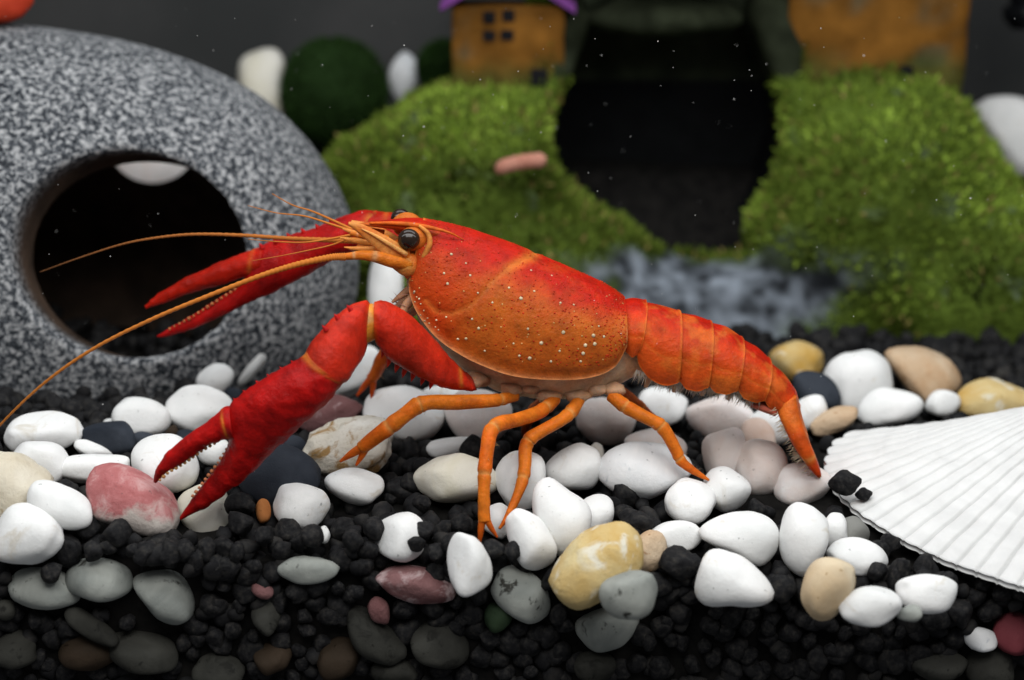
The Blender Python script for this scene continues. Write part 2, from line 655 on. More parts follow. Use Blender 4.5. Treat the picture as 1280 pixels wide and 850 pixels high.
over = sd_ell(G, P(832, 22, 16.4), (2.1, 1.5, 0.62))+0.15*fbm(G*0.9, 55, 2)
d = smax(d, -tun, 0.3)
d = smin(d, over, 0.3)
v, f = surface_nets(d, lo, 0.17)
pr = proj(v)
nz = fbm(v*0.55, 61, 3)
nz2 = fbm(v*1.5, 65, 3)
bare = smooth(300, 335, pr[:, 1]+55*nz)*smooth(690, 770, pr[:, 0]+50*nz2)*(1-smooth(1060, 1140, pr[:, 0]-0.9*(pr[:, 1]-330)*-1+60*nz2))
bare = np.maximum(bare, smooth(425, 450, pr[:, 1]+40*nz2))
bare = np.maximum(bare, smooth(0.36, 0.5, nz2)*0.2)
moss = 1-bare
rockc = np.array([0.125, 0.142, 0.165])*np.clip(0.85+1.0*nz2[:, None]+1.5*fbm(v*3.0, 68, 2)[:, None], 0.15, 2.2)
mossc = np.array([0.090, 0.135, 0.020])*(0.8+0.7*(nz[:, None]+0.3))
col = lerp(rockc, mossc, moss[:, None])
tunnel_shade = (v[:, 1] > 16.4) & (pr[:, 0] > 690) & (pr[:, 0] < 975) & (pr[:, 1] < 330) & (pr[:, 1] > 35)
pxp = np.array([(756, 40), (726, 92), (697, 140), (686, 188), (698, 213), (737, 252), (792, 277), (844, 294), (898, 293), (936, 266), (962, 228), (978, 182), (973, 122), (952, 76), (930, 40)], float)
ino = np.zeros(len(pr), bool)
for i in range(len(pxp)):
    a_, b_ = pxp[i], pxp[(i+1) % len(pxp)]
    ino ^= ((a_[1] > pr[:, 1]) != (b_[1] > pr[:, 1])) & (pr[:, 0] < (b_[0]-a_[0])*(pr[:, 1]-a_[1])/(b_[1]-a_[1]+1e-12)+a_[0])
tunnel_shade = tunnel_shade | (ino & (v[:, 1] > 13.5))
col[tunnel_shade] = (0.006, 0.0065, 0.007)  # tunnel inside coloured near-black in place of its shade
moss[tunnel_shade] = 0
lip_shade = (pr[:, 0] > 690) & (pr[:, 0] < 1004) & (pr[:, 1] < 96)
col[lip_shade] = np.array([0.028, 0.034, 0.020])*(1+0.8*nz2[lip_shade, None])  # lip rock coloured dark to stand for shade from above
moss[lip_shade] = 0
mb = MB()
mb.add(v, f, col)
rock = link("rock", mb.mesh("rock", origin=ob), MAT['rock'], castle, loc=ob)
# moss tufts
fa = np.array(f)
A, B, Cc = v[fa[:, 0]], v[fa[:, 1]], v[fa[:, 2]]
nrm = np.cross(B-A, Cc-A)
nrm /= np.linalg.norm(nrm, axis=1)[:, None]+1e-9
cen = v[fa].mean(1)
mw = moss[fa].mean(1)
front_ok = (mw > 0.45) & (nrm[:, 2] > -0.55) & (cen[:, 1] < 19.5)
ids = np.flatnonzero(front_ok)
rep = np.concatenate([ids]*2)
RNG.shuffle(rep)
mb = MB()
n = len(rep)
base = cen[rep]+RNG.uniform(-0.09, 0.09, (n, 3))
dirn = nrm[rep]+RNG.normal(0, 0.45, (n, 3))+np.array([0, 0, 0.35])
dirn /= np.linalg.norm(dirn, axis=1)[:, None]
L = RNG.uniform(0.10, 0.26, n)*(1+0.6*fbm(base*0.8, 71, 2))
side = np.cross(dirn, RNG.normal(0, 1, (n, 3)))
side /= np.linalg.norm(side, axis=1)[:, None]+1e-9
wd = RNG.uniform(0.035, 0.07, n)
bx = fbm(base*0.5, 75, 3)
cc_ = np.array([0.165, 0.235, 0.034])[None, :]*(0.9+1.5*(bx[:, None]+0.1))*RNG.uniform(0.7, 1.3, (n, 1))
cc_ = np.where(RNG.random((n, 1)) < 0.08, np.array([[0.30, 0.24, 0.08]]), cc_)
V = np.stack([base-side*wd[:, None], base+side*wd[:, None], base+dirn*L[:, None]*0.6+side*wd[:, None]*0.9, base+dirn*L[:, None]], 1).reshape(-1, 3)
F = (np.arange(n)[:, None]*4+np.array([0, 1, 2, 3])).tolist()
mb.add(V, F, np.clip(np.repeat(cc_, 4, 0), 0.005, 1))
o = link("moss", mb.mesh("moss", smooth_=False, origin=ob), MAT['moss'], castle, loc=ob)
o["kind"] = "stuff"


def house(x0, x1, ytop_px, ybot_px, Yf, dep, roof, taper=0.0, windows=(), rough_seed=1):
    """painted resin house; a real box of wall with bevelled, uneven faces"""
    a0, a1 = P(x0, ybot_px, Yf), P(x1, ybot_px, Yf)
    z0 = a0[2]-0.25
    z1 = P((x0+x1)/2, ytop_px, Yf)[2]
    w = a1[0]-a0[0]
    cx = (a0[0]+a1[0])/2
    n = 17
    vs_, fs_ = [], []
    u = np.linspace(-1, 1, n)
    ring = [(s, -1) for s in u[:-1]]+[(1, s) for s in u[:-1]]+[(-s, 1) for s in u[:-1]]+[(-1, -s) for s in u[:-1]]
    ring = np.array(ring)
    hs = np.linspace(0, 1, 22)
    pts = []
    for t_ in hs:
        k = 1+taper*(t_-0.3)
        p = np.column_stack([cx+ring[:, 0]*w/2*k, Yf+dep/2+ring[:, 1]*dep/2*k, np.full(len(ring), lerp(z0, z1, t_))])
        pts.append(p)
    pts = np.vstack(pts)
    nn = fbm(pts*1.1, rough_seed, 3)
    out = pts-np.array([cx, Yf+dep/2, 0])
    out[:, 2] = 0
    out /= np.linalg.norm(out, axis=1)[:, None]
    pts = pts+out*nn[:, None]*0.14
    c = np.array([0.19, 0.082, 0.014])*(0.8+0.5*(nn[:, None]+0.3))
    g = smooth(0.15, 0.4, fbm(pts*0.9, rough_seed+4, 3))
    c = lerp(c, np.array([0.10, 0.085, 0.05]), g[:, None]*0.75)
    lowm = 1-smooth(z0+0.6, z0+1.5, pts[:, 2]+0.5*nn)
    c = lerp(c, np.array([0.05, 0.08, 0.02]), lowm[:, None]*0.7)
    m = MB()
    faces = grid_faces(len(hs), len(ring), True)
    faces.append(tuple(range((len(hs)-1)*len(ring), len(hs)*len(ring))))
    m.add(pts, faces, c)
    wall = link("house", m.mesh("house", origin=ob), MAT['resin'], castle, loc=ob)
    # roof: two sloping slabs with thickness
    m = MB()
    e = 0.28
    ridge = z1+w*0.32
    rx = w/2*(1+taper*0.7)+e
    y0, y1 = Yf-e-0.15, Yf+dep+e
    prof = [(-rx, z1-0.12), (0, ridge), (rx, z1-0.12), (rx, z1+0.08), (0, ridge+0.22), (-rx, z1+0.08)]
    nseg = 9
    R = []
    for yy in np.linspace(y0, y1, nseg):
        for k, (px_, pz_) in enumerate(prof):
            R.append((cx+px_, yy, pz_+0.05*math.sin(yy*3+k)))
    fs = grid_faces(nseg, 6, True)+[(5, 4, 3, 2, 1, 0), tuple(range((nseg-1)*6, nseg*6))]
    m.add(R, fs, roof)
    r_ = link("roof", m.mesh("roof", smooth_=False, origin=ob), MAT['resin'], wall, loc=ob)
    r_.parent = wall
    r_.matrix_parent_inverse = Matrix.Translation(-Vector(ob*S))
    for (wx0, wx1, wy0, wy1) in windows:
        q0, q1 = P(wx0, wy1, Yf), P(wx1, wy0, Yf)
        m = MB()
        xa, xb, za, zb = q0[0], q1[0], q0[2], q1[2]
        yf, yb = Yf-0.13, Yf+0.25
        m.add([(xa, yf, za), (xb, yf, za), (xb, yf, zb), (xa, yf, zb), (xa, yb, za), (xb, yb, za), (xb, yb, zb), (xa, yb, zb)],
              [(0, 1, 2, 3), (3, 2, 6, 7), (0, 4, 5, 1), (0, 3, 7, 4), (1, 5, 6, 2), (4, 7, 6, 5)], (0.012, 0.012, 0.014))
        w_ = link("window", m.mesh("window", smooth_=False, origin=ob), MAT['resin'], wall, loc=ob)
        w_.matrix_parent_inverse = Matrix.Translation(-Vector(ob*S))
    return wall


house(566, 704, 8, 118, 15.9, 2.6, (0.20, 0.06, 0.26), 0.02, [(604, 619, 14, 28), (628, 643, 12, 26), (604, 619, 38, 50), (626, 642, 37, 50), (664, 684, 86, 106)], 81)
house(985, 1205, -70, 112, 16.2, 3.0, (0.20, 0.06, 0.26), 0.04, [(1124, 1140, 82, 100)], 91)


# dark moss balls and pale stones on the raised bed at the back
def moss_ball(px, py, rpx, Yc, label, seed):
    c = P(px, py, Yc)
    r = rpx*depth(c)/FPX
    v, f = ico(4)
    vv = v*r*(0.93+0.05*fbm(v*3, seed)[:, None])
    m = MB()
    m.add(vv, f, (0.016, 0.034, 0.010))
    n = 5200
    dd = RNG.normal(0, 1, (n, 3))
    dd /= np.linalg.norm(dd, axis=1)[:, None]
    b = dd*r*0.93
    tip = dd+RNG.normal(0, 0.5, (n, 3))
    tip /= np.linalg.norm(tip, axis=1)[:, None]
    sd = np.cross(tip, RNG.normal(0, 1, (n, 3)))
    sd /= np.linalg.norm(sd, axis=1)[:, None]
    Ln = RNG.uniform(0.08, 0.2, n)[:, None]
    V = np.stack([b-sd*0.025, b+sd*0.025, b+tip*Ln], 1).reshape(-1, 3)
    m.add(V, (np.arange(n)[:, None]*3+np.array([0, 1, 2])).tolist(), np.repeat(np.array([[0.022, 0.050, 0.012]])*RNG.uniform(0.6, 1.5, (n, 1)), 3, 0))
    o = link("moss_ball", m.mesh("moss_ball"), MAT['moss'], loc=c)
    return tag(o, label, "moss ball")


moss_ball(418, 114, 70, 20.5, "round dark green moss ball standing between the grey cave and mossy rock", 101)
moss_ball(556, 84, 34, 20.8, "small dark green moss ball half hidden behind the ochre house", 103)

# ------------------------------------------------------------------ pebbles
PEB = []          # for keeping gravel out: (px centre, px radii, rot, centre, radii cm)


def pebble(px, py, a, b, rot, mat, label, name="pebble", cat="pebble", group=None, poly=None, Yc=None, face=False, seed=None,
           dy=0.0, c=None, pw=0.86, lump=0.13, sink=0.82, rough=None):
    """a rounded stone. a, b: half sizes in photo pixels, rot: degrees clockwise in the picture; its distance comes from the bed it lies on"""
    seed = seed if seed is not None else len(PEB)*7+3
    cr, sr = abs(math.cos(math.radians(rot))), abs(math.sin(math.radians(rot)))
    if poly is not None:
        pp = np.array(poly, float)
        px, py = (pp.max(0)+pp.min(0))/2
        a, b = (pp.max(0)-pp.min(0))/2
        hb = b
    else:
        hb = math.hypot(a*sr, b*cr)
    if Yc is None:
        if face:
            k = (GLASS-CAM[1])/math.cos(PITCH)/FPX
            Yc = GLASS+0.1+min(a, b)*k*0.9
        else:
            g = on_ground(px, py+hb*sink)
            Yc = g[1]+min(a, b)*0.45*depth(g)/FPX+dy
    cpt = P(px, py, Yc)
    k = depth(cpt)/FPX
    cdep = (c if c else (0.95*min(a, b)+0.12*max(a, b)))*k
    sub = 4 if max(a, b) > 20 else 3
    v, f = ico(sub)
    rho = np.hypot(v[:, 0], v[:, 2])
    sc_ = np.where(rho > 1e-6, np.maximum(rho, 1e-6)**(pw-1), 0)
    ph = np.arctan2(v[:, 2], v[:, 0])
    if poly is not None:
        n = len(pp)
        cl = np.vstack([pp, pp[:3]])
        dense = []
        for i in range(n):
            q0, q1, q2, q3 = pp[(i-1) % n], pp[i], pp[(i+1) % n], pp[(i+2) % n]
            for tt in np.linspace(0, 1, 12, endpoint=False):
                dense.append(0.5*((2*q1)+(q2-q0)*tt+(2*q0-5*q1+4*q2-q3)*tt**2+(3*q1-q0-3*q2+q3)*tt**3))
        dense = np.array(dense)-np.array([px, py])
        ang = np.arctan2(-dense[:, 1], dense[:, 0])
        rad_ = np.hypot(dense[:, 0], dense[:, 1])*k
        o_ = np.argsort(ang)
        ang, rad_ = ang[o_], rad_[o_]
        R_ = np.interp(ph, np.concatenate([ang-2*np.pi, ang, ang+2*np.pi]), np.tile(rad_, 3))
        xx, zz = v[:, 0]*sc_*R_, v[:, 2]*sc_*R_
    else:
        rot_ = math.radians(-rot)
        x0, z0 = v[:, 0]*sc_*a*k, v[:, 2]*sc_*b*k
        xx = x0*math.cos(rot_)-z0*math.sin(rot_)
        zz = x0*math.sin(rot_)+z0*math.cos(rot_)
    vv = np.column_stack([xx, v[:, 1]*cdep, zz])
    nz_ = fbm(v*0.9+seed*3.1, seed, 2)
    vv = vv*(1+lump*(0.5 if poly is not None else 1.0)*1.6*nz_[:, None])
    vv = vv*(1+0.018*fbm(v*3.2, seed+9, 2)[:, None])
    if rough is None:
        rough = {'crusty': 0.20, 'yellow': 0.05, 'tan': 0.05, 'pink': 0.045, 'cream': 0.06, 'rose': 0.07}.get(mat, 0.0)
    if rough:
        vv = vv*(1+rough*fbm(v*2.6, seed+40, 4)[:, None]-rough*0.5*smooth(0.1, 0.5, fbm(v*3.5, seed+60, 3))[:, None])
    ext0 = np.ptp(vv, axis=0)
    # worn flats: press the stone against a few random planes
    rs0 = np.random.default_rng(seed+500)
    ext = np.array([np.abs(vv[:, 0]).max(), cdep, np.abs(vv[:, 2]).max()])
    for _k in range(5):
        nn_ = rs0.normal(0, 1, 3)
        nn_ /= np.linalg.norm(nn_)
        h_ = (vv/ext)@nn_
        lim = rs0.uniform(0.62, 0.88)
        ex_ = 0.11*np.log1p(np.exp(np.clip((h_-lim)/0.11, -30, 30)))
        vv = vv-(ex_*0.75)[:, None]*nn_*ext*(0.45 if poly is not None else 1)
    vv = (vv-(vv.max(0)+vv.min(0))/2)*(ext0/np.ptp(vv, axis=0))*1.02
    # lean the flat side back with the bed, as seen from above
    vv[:, 1] += vv[:, 2]*0.25
    m = MB()
    m.add(vv, f)
    o = link(name, m.mesh(name, col=False), MAT[mat], loc=cpt)
    tag(o, label, cat, group)
    PEB.append((px, py, a, b, rot, cpt, (a*k, cdep, b*k)))
    return o


CAVEG = "white pebbles at the foot of the cave"
pebble(56, 544, 46, 24, -3, 'white', "broad flat white pebble left of the flat black pebble below the cave".replace("left of", "beside"))
pebble(117, 562, 24, 9, 18, 'white', "thin white pebble edge showing under the flat black pebble")
pebble(136, 547, 35, 18, 12, 'slate', "flat oval black pebble among white pebbles below the cave", dy=-0.15)
pebble(50, 578, 37, 25, 10, 'white', "rounded white pebble behind the rough cream stone")
pebble(114, 586, 54, 18, 2, 'white', "long low white pebble behind the pink pebble")
pebble(178, 521, 36, 24, 6, 'white', "plump oval white pebble touching the cave below its round hole")
pebble(138, 531, 9, 7, 0, 'white', "tiny white pebble tip beside the plump oval white pebble")
pebble(178, 548, 15, 8, 0, 'slate', "small dark pebble squeezed under the plump oval white pebble")
pebble(216, 541, 9, 9, 0, 'brown', "small reddish brown pebble between two oval white pebbles")
pebble(233, 547, 13, 10, 0, 'slate', "small black pebble beside the reddish brown one below the cave")
pebble(249, 513, 40, 26, 5, 'white', "large oval white pebble just behind the raised red claw finger")
pebble(269, 477, 27, 19, -42, 'white', "tilted egg-shaped white pebble leaning on the cave")
pebble(314, 454, 31, 14, -52, 'white', "slim upright white pebble leaning on the cave behind the big claw")
pebble(290, 492, 12, 8, 0, 'slate', "small black pebble between two leaning white pebbles at the cave")
pebble(206, 580, 40, 35, 20, 'white', "round white pebble behind the open claw tips", lump=0.13)
pebble(268, 564, 20, 17, 10, 'white', "small white pebble seen between the two claw fingers")
pebble(0, 0, 0, 0, 0, 'pink', "pink and white banded stone below the big claw's tips", name="pink_stone", cat="stone",
       poly=[(111, 600), (120, 586), (147, 583), (176, 594), (207, 615), (224, 640), (220, 660), (200, 666), (160, 655), (120, 643), (114, 622)], pw=0.72)
pebble(0, 0, 0, 0, 0, 'cream', "rough cream stone at the edge of the white pebbles by the cave", name="cream_stone", cat="stone",
       poly=[(-30, 580), (12, 571), (36, 584), (64, 605), (52, 622), (38, 642), (8, 655), (-32, 652)], pw=0.7, lump=0.16)
pebble(76, 630, 42, 22, 27, 'white', "smooth oblong white pebble leaning against the rough cream stone", dy=-0.5)
pebble(37, 668, 44, 36, 10, 'white', "big rounded white pebble under the rough cream stone")
pebble(0, 0, 0, 0, 0, 'ivory', "blunt triangular off-white pebble under the claw's lower tip",
       poly=[(222, 632), (250, 612), (280, 606), (287, 640), (281, 664), (258, 676), (240, 662)], pw=0.8, dy=0.95)
pebble(346, 590, 54, 37, 12, 'slate', "large smooth blue-black pebble behind the big claw", name="dark_pebble")
pebble(365, 562, 20, 17, 0, 'slate', "rounded black pebble behind the large blue-black pebble", name="dark_pebble")
pebble(413, 516, 42, 19, -18, 'rose', "dull rose stone partly behind the big claw", name="rose_stone", cat="stone", lump=0.14)
pebble(434, 560, 54, 34, -8, 'crusty', "crusty white stone with brown pits under the front walking leg", name="crusty_stone", cat="stone", lump=0.2, pw=0.8)
pebble(462, 535, 28, 13, -5, 'white', "white pebble peeping over the crusty pitted stone")
pebble(443, 608, 36, 21, -7, 'white', "smooth white pebble in front of the crusty pitted stone")
pebble(376, 631, 35, 26, 8, 'white', "glossy rounded white pebble beside the large blue-black pebble")
pebble(329, 639, 9, 16, 0, 'orange', "orange chip wedged in the black gravel by the big claw", name="orange_chip", cat="chip")
pebble(505, 516, 51, 30, 4, 'white', "big oval white pebble behind the front walking leg")
pebble(556, 497, 34, 15, 0, 'white', "white pebble half hidden under the crayfish's mouth")
pebble(598, 521, 46, 29, 8, 'pinkish', "pale pinkish pebble in shade under the crayfish's chest")
pebble(568, 561, 36, 13, 2, 'white', "flat white pebble behind the long ivory pebble")
pebble(570, 599, 51, 29, 5, 'ivory', "long ivory pebble behind the two middle walking legs")
pebble(650, 601, 32, 34, 0, 'white', "round white pebble touching the long ivory pebble under the legs")
pebble(446, 465, 36, 20, -48, 'white', "white pebble standing behind the claw's elbow")
pebble(482, 364, 21, 50, 4, 'white', "tall white stone standing behind the crayfish's mouth", name="white_stone", cat="stone", Yc=9.5, c=20)
pebble(500, 671, 30, 28, 0, 'white', "white pebble half covered by black grains beside the middle legs")
pebble(404, 668, 9, 11, 0, 'white', "tiny white pebble buried behind black grains")
pebble(587, 704, 25, 36, -18, 'white', "upright white pebble below the feet of the middle legs")
pebble(621, 652, 23, 20, 0, 'white', "white pebble behind the feet of the middle walking legs", dy=0.4)
pebble(716, 584, 34, 29, 6, 'white', "round egg-white pebble below the pale underside, clear of the legs")
pebble(744, 568, 11, 13, 0, 'ivory', "small ivory pebble tucked behind the round egg-white pebble")
pebble(806, 589, 59, 33, 6, 'mottled', "large mottled white pebble under the hind leg")
pebble(863, 626, 34, 28, 0, 'white', "white pebble in front of the hind leg's foot", lump=0.14)
pebble(909, 612, 28, 25, 20, 'white', "small white pebble with ruddy spot behind the hind foot")
pebble(758, 527, 38, 26, 22, 'pinkish', "greyish pink pebble in shade between the hind legs")
pebble(820, 557, 38, 19, 4, 'pinkish', "pinkish pebble behind the large mottled pebble")
pebble(828, 508, 31, 22, 10, 'white', "white pebble in shade beneath the first abdomen plate")
pebble(899, 519, 40, 25, 4, 'pinkish', "oval pinkish pebble beneath the middle of the abdomen")
pebble(906, 574, 27, 37, -15, 'pinkish', "upright pinkish pebble standing in front of the tail", dy=0.75)
pebble(946, 552, 26, 26, 0, 'peach', "peach-coloured pebble in the shade of the tail", dy=0.75)
pebble(952, 586, 32, 37, 8, 'pinkish', "large pale pink pebble leaning under the tail fan", dy=0.75)
pebble(1003, 608, 36, 27, 12, 'pinkish', "smooth pale pebble beneath the tip of the tail fan", dy=0.75)
pebble(968, 530, 30, 22, 0, 'white', "white pebble directly under the bend of the tail")
pebble(0, 0, 0, 0, 0, 'white', "large blunt triangular white pebble behind the yellow stone",
       poly=[(667, 640), (672, 612), (690, 602), (715, 618), (738, 640), (735, 672), (716, 690), (692, 684), (676, 664)])
pebble(743, 646, 22, 26, 25, 'white', "white pebble behind the large blunt triangular one", dy=0.3)
pebble(664, 677, 40, 25, 56, 'white', "waisted white pebble between the middle legs and the yellow stone")
pebble(0, 0, 0, 0, 0, 'yellow', "lumpy yellow and white stone among white pebbles", name="yellow_stone", cat="stone",
       poly=[(686, 719), (704, 690), (738, 667), (778, 657), (804, 676), (803, 705), (776, 724), (732, 752), (708, 744), (692, 730)], pw=0.8, lump=0.18)
pebble(813, 690, 20, 27, 20, 'tan', "tan stone tucked behind the yellow stone", name="tan_stone", cat="stone", dy=0.2)
pebble(841, 669, 37, 18, 3, 'white', "flat white pebble over the tan stone")
pebble(786, 744, 37, 29, -15, 'dimmed', "greyish white pebble under the yellow stone with a black grain on it", dy=0.1)
pebble(0, 0, 0, 0, 0, 'white', "pointed white pebble touching the flat white pebble's end",
       poly=[(874, 669), (898, 650), (932, 642), (964, 652), (973, 668), (962, 690), (944, 704), (915, 692), (890, 680)])
pebble(0, 0, 0, 0, 0, 'white', "triangular grey-white pebble below the pointed white pebble",
       poly=[(880, 698), (900, 690), (928, 700), (950, 714), (966, 738), (952, 749), (915, 753), (880, 756), (870, 742), (873, 718)])
pebble(0, 0, 0, 0, 0, 'white', "tall rounded white pebble behind the amber pebble",
       poly=[(975, 680), (982, 648), (1000, 634), (1022, 642), (1036, 664), (1028, 695), (1006, 716), (986, 708)])
pebble(1042, 664, 17, 22, 10, 'white', "white pebble wedged between the tall rounded pebble and the shell", dy=0.3)
pebble(1036, 736, 40, 28, -58, 'amber', "cream pebble with amber patches in front of the tall rounded pebble")
pebble(1072, 697, 37, 19, 12, 'white', "white pebble tucked under the shell's scalloped edge", dy=0.2)
pebble(1088, 757, 39, 23, -8, 'white', "oval white pebble with red spot beside the amber-patched pebble")
pebble(1158, 741, 39, 23, 4, 'white', "clean oval white pebble in front of the shell's edge")
pebble(1136, 766, 18, 10, 0, 'dimmed', "small dull pebble under the clean oval white pebble")
pebble(1064, 668, 22, 20, 0, 'grey', "grey pebble in the shadow of the shell's edge", name="grey_pebble", dy=0.5)
pebble(1226, 798, 20, 13, 5, 'mottled', "small white pebble with ruddy centre in the gravel below the shell", face=True)
pebble(1267, 790, 26, 24, 0, 'maroon', "dark maroon stone in the gravel below the shell", name="maroon_stone", cat="stone", face=True)
pebble(996, 452, 34, 24, 4, 'yellow', "pale yellow stone behind the crayfish's tail at the rock's foot", name="yellow_stone", cat="stone", lump=0.14)
pebble(1071, 476, 42, 36, -8, 'white', "large round white pebble standing behind the shell")
pebble(1112, 508, 39, 20, -12, 'white', "oval white pebble lying between the large round one and the shell")
pebble(0, 0, 0, 0, 0, 'tan', "angular tan stone at the foot of the mossy rock", name="tan_stone", cat="stone",
       poly=[(1108, 446), (1130, 436), (1180, 447), (1199, 470), (1196, 486), (1160, 506), (1140, 490)], pw=0.66)
pebble(1178, 503, 21, 16, -15, 'white', "small white pebble between the tan and ochre stones behind the shell")
pebble(0, 0, 0, 0, 0, 'yellow', "low ochre stone behind the shell's top edge", name="ochre_stone", cat="stone",
       poly=[(1192, 502), (1206, 485), (1240, 477), (1280, 488), (1312, 505), (1290, 520), (1205, 518)], pw=0.68)
pebble(1012, 515, 22, 22, 10, 'white', "white pebble behind the tail fan's outer edge")
pebble(1042, 526, 32, 14, -22, 'tan', "flat tan pebble behind the shell's tip", name="tan_stone", cat="stone")
pebble(1022, 490, 34, 21, 33, 'slate', "dark grey oval pebble behind the tail", name="dark_pebble")
# stones pressed into the dark gravel face, many coloured darker to imitate shade
DIM = "dull pebbles in the gravel face"
dl = "dull shade-darkened white pebble sunk in the dark gravel well below the surface"
pebble(57, 735, 42, 25, 12, 'dimmed', "grimy, shade-dimmed white pebble with a black grain on it under the big rounded pebble", face=True)
pebble(123, 722, 42, 24, 8, 'dimmed', "grimy, shade-dimmed oblong white pebble sunk in gravel below the pink stone", face=True)
pebble(0, 0, 0, 0, 0, 'dimmed', "grimy, shade-dimmed four-sided white pebble sunk in gravel below the claw tip",
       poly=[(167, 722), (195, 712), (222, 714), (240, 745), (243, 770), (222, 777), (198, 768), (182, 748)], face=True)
pebble(386, 712, 39, 16, 2, 'dimmed', "flat grimy, shade-dimmed white pebble sunk in gravel below the glossy rounded pebble", face=True)
pebble(651, 741, 45, 25, 42, 'dimmed', "slanting greyish pebble sunk in gravel below the middle legs' feet", face=True)
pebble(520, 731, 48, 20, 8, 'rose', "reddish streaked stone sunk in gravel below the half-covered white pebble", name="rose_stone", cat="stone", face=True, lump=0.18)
pebble(759, 785, 40, 27, 0, 'dimmed', "grimy, shade-dimmed white pebble with black marks below the yellow stone", face=True)
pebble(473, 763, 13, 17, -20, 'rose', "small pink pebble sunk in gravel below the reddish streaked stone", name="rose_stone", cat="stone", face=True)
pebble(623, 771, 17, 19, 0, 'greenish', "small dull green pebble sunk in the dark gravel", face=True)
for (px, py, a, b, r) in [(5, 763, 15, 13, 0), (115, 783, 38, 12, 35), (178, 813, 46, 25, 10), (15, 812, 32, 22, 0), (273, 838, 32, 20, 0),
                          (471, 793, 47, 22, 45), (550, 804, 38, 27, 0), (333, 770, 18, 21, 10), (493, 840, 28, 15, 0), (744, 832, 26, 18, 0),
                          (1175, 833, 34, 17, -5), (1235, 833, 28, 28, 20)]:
    pebble(px, py, a, b, r, 'darkened', dl, group=DIM, face=True)
for (px, py, a, b, r) in [(110, 815, 36, 22, 0), (423, 823, 26, 25, 0), (341, 823, 22, 18, 0)]:
    pebble(px, py, a, b, r, 'brown', "dull brown pebble near the bottom of the dark gravel", group="brown pebbles in the gravel face", face=True)
pebble(328, 739, 15, 9, 20, 'rose', "small dull red pebble in gravel below the orange chip", name="rose_stone", cat="stone", face=True)
# pale stones on the raised bed behind
pebble(0, 0, 0, 0, 0, 'ivory', "pale stone showing between the cave and the dark moss ball", name="white_stone", cat="stone",
       poly=[(300, 90), (318, 68), (345, 66), (356, 92), (352, 150), (310, 150)], Yc=21.0, c=34)
pebble(506, 96, 20, 30, 0, 'mottled', "small white stone beside the dark moss ball", name="white_stone", cat="stone", Yc=21.5, c=18)
pebble(0, 0, 0, 0, 0, 'white', "angular white stone behind the mossy rock's slope", name="white_stone", cat="stone",
       poly=[(1216, 136), (1246, 122), (1292, 130), (1300, 196), (1270, 216), (1240, 176)], Yc=19.0, c=30, pw=0.6, rough=0.12)
pebble(165, 205, 75, 42, 5, 'pinkish', "pale pinkish stone seen through the cave's rear opening", name="pink_stone", cat="stone", Yc=17.5, c=40)

# ------------------------------------------------------------------ scallop shell
hx, hy = 13.6, 3.3
AX = math.radians(222)
NA, NR = 400, 90
half = math.radians(41)
al = np.linspace(-half, half, NA)
rr = np.linspace(0.02, 1, NR)
AL, RR = np.meshgrid(al, rr)
u = AL/half
Rm = 7.8*(1-0.07*np.abs(u)**2.2-np.where(u < 0, 0.12*np.abs(u)**5, 0.07*np.abs(u)**8))
NRIB = 27
phase = (u*0.5+0.5)*NRIB
fr = phase-np.floor(phase)
groove = np.exp(-(np.minimum(fr, 1-fr)/0.07)**2)
crown = np.sin(np.pi*fr)**0.6
Rm = Rm*(1+0.012*np.sin(np.pi*fr)**0.8*smooth(0.8, 1, RR)+0.006*fbm(np.stack([u*9, u*0, u*0], -1), 5))
rad_ = RR*Rm
Hd = 1.0
prof = np.sin(np.pi*np.clip(RR, 0, 1)**0.62)**0.9*(1-0.35*RR)
edge = np.cos(u*math.pi/2*0.97)**0.42
zz = Hd*prof*edge*1.25
zz = zz-(0.040*groove-0.022*crown)*smooth(0.05, 0.35, RR)
zz = zz+0.010*np.sin(RR*70+2*fbm(np.stack([u*4, RR*6, u*0], -1), 8))*RR
xx = hx+rad_*np.cos(AX+AL)
yy = hy+rad_*np.sin(AX+AL)
zb = 0.42+0.185*(yy-0.5)
top = np.stack([xx, yy, zb+zz], -1).reshape(-1, 3)
bot = top.copy()
bot[:, 2] -= 0.10
gc = (groove*smooth(0.05, 0.3, RR)).reshape(-1, 1)
gb = smooth(0.55, 0.8, fbm(np.stack([u*2, RR*30, u*0], -1), 12)+0.5).reshape(-1, 1)
colr = np.array([0.72, 0.72, 0.71])*(1-0.28*gc)*(1-0.05*gb)
mb = MB()
mb.add(top, [q[::-1] for q in grid_faces(NR, NA, False)], colr)
mb.add(bot, grid_faces(NR, NA, False), colr*0.95)
rim = [(NR-1)*NA+j for j in range(NA)]+[(i*NA+NA-1) for i in range(NR-2, -1, -1)]+[j for j in range(NA-2, -1, -1)]+[i*NA for i in range(1, NR-1)]
off = NR*NA
mb.f.extend([(rim[i], rim[(i+1) % len(rim)], rim[(i+1) % len(rim)]+off, rim[i]+off) for i in range(len(rim))])
so = np.array([9.0, 0.5, 0.3])
o = link("scallop_shell", mb.mesh("scallop_shell", origin=so), MAT['shell'], loc=so)
tag(o, "large white ribbed scallop shell lying on the gravel", "shell")

# ------------------------------------------------------------------ crayfish
BODY = MB()
YO = 0.9
RED = np.array([0.44, 0.011, 0.003])
RED2 = np.array([0.40, 0.006, 0.005])
ORG = np.array([0.50, 0.115, 0.012])
ORED = np.array([0.52, 0.05, 0.008])
LEG = np.array([0.66, 0.17, 0.014])
PALE = np.array([0.62, 0.36, 0.17])
BELLY = np.array([0.52, 0.34, 0.22])
CREAM = np.array([0.70, 0.55, 0.36])


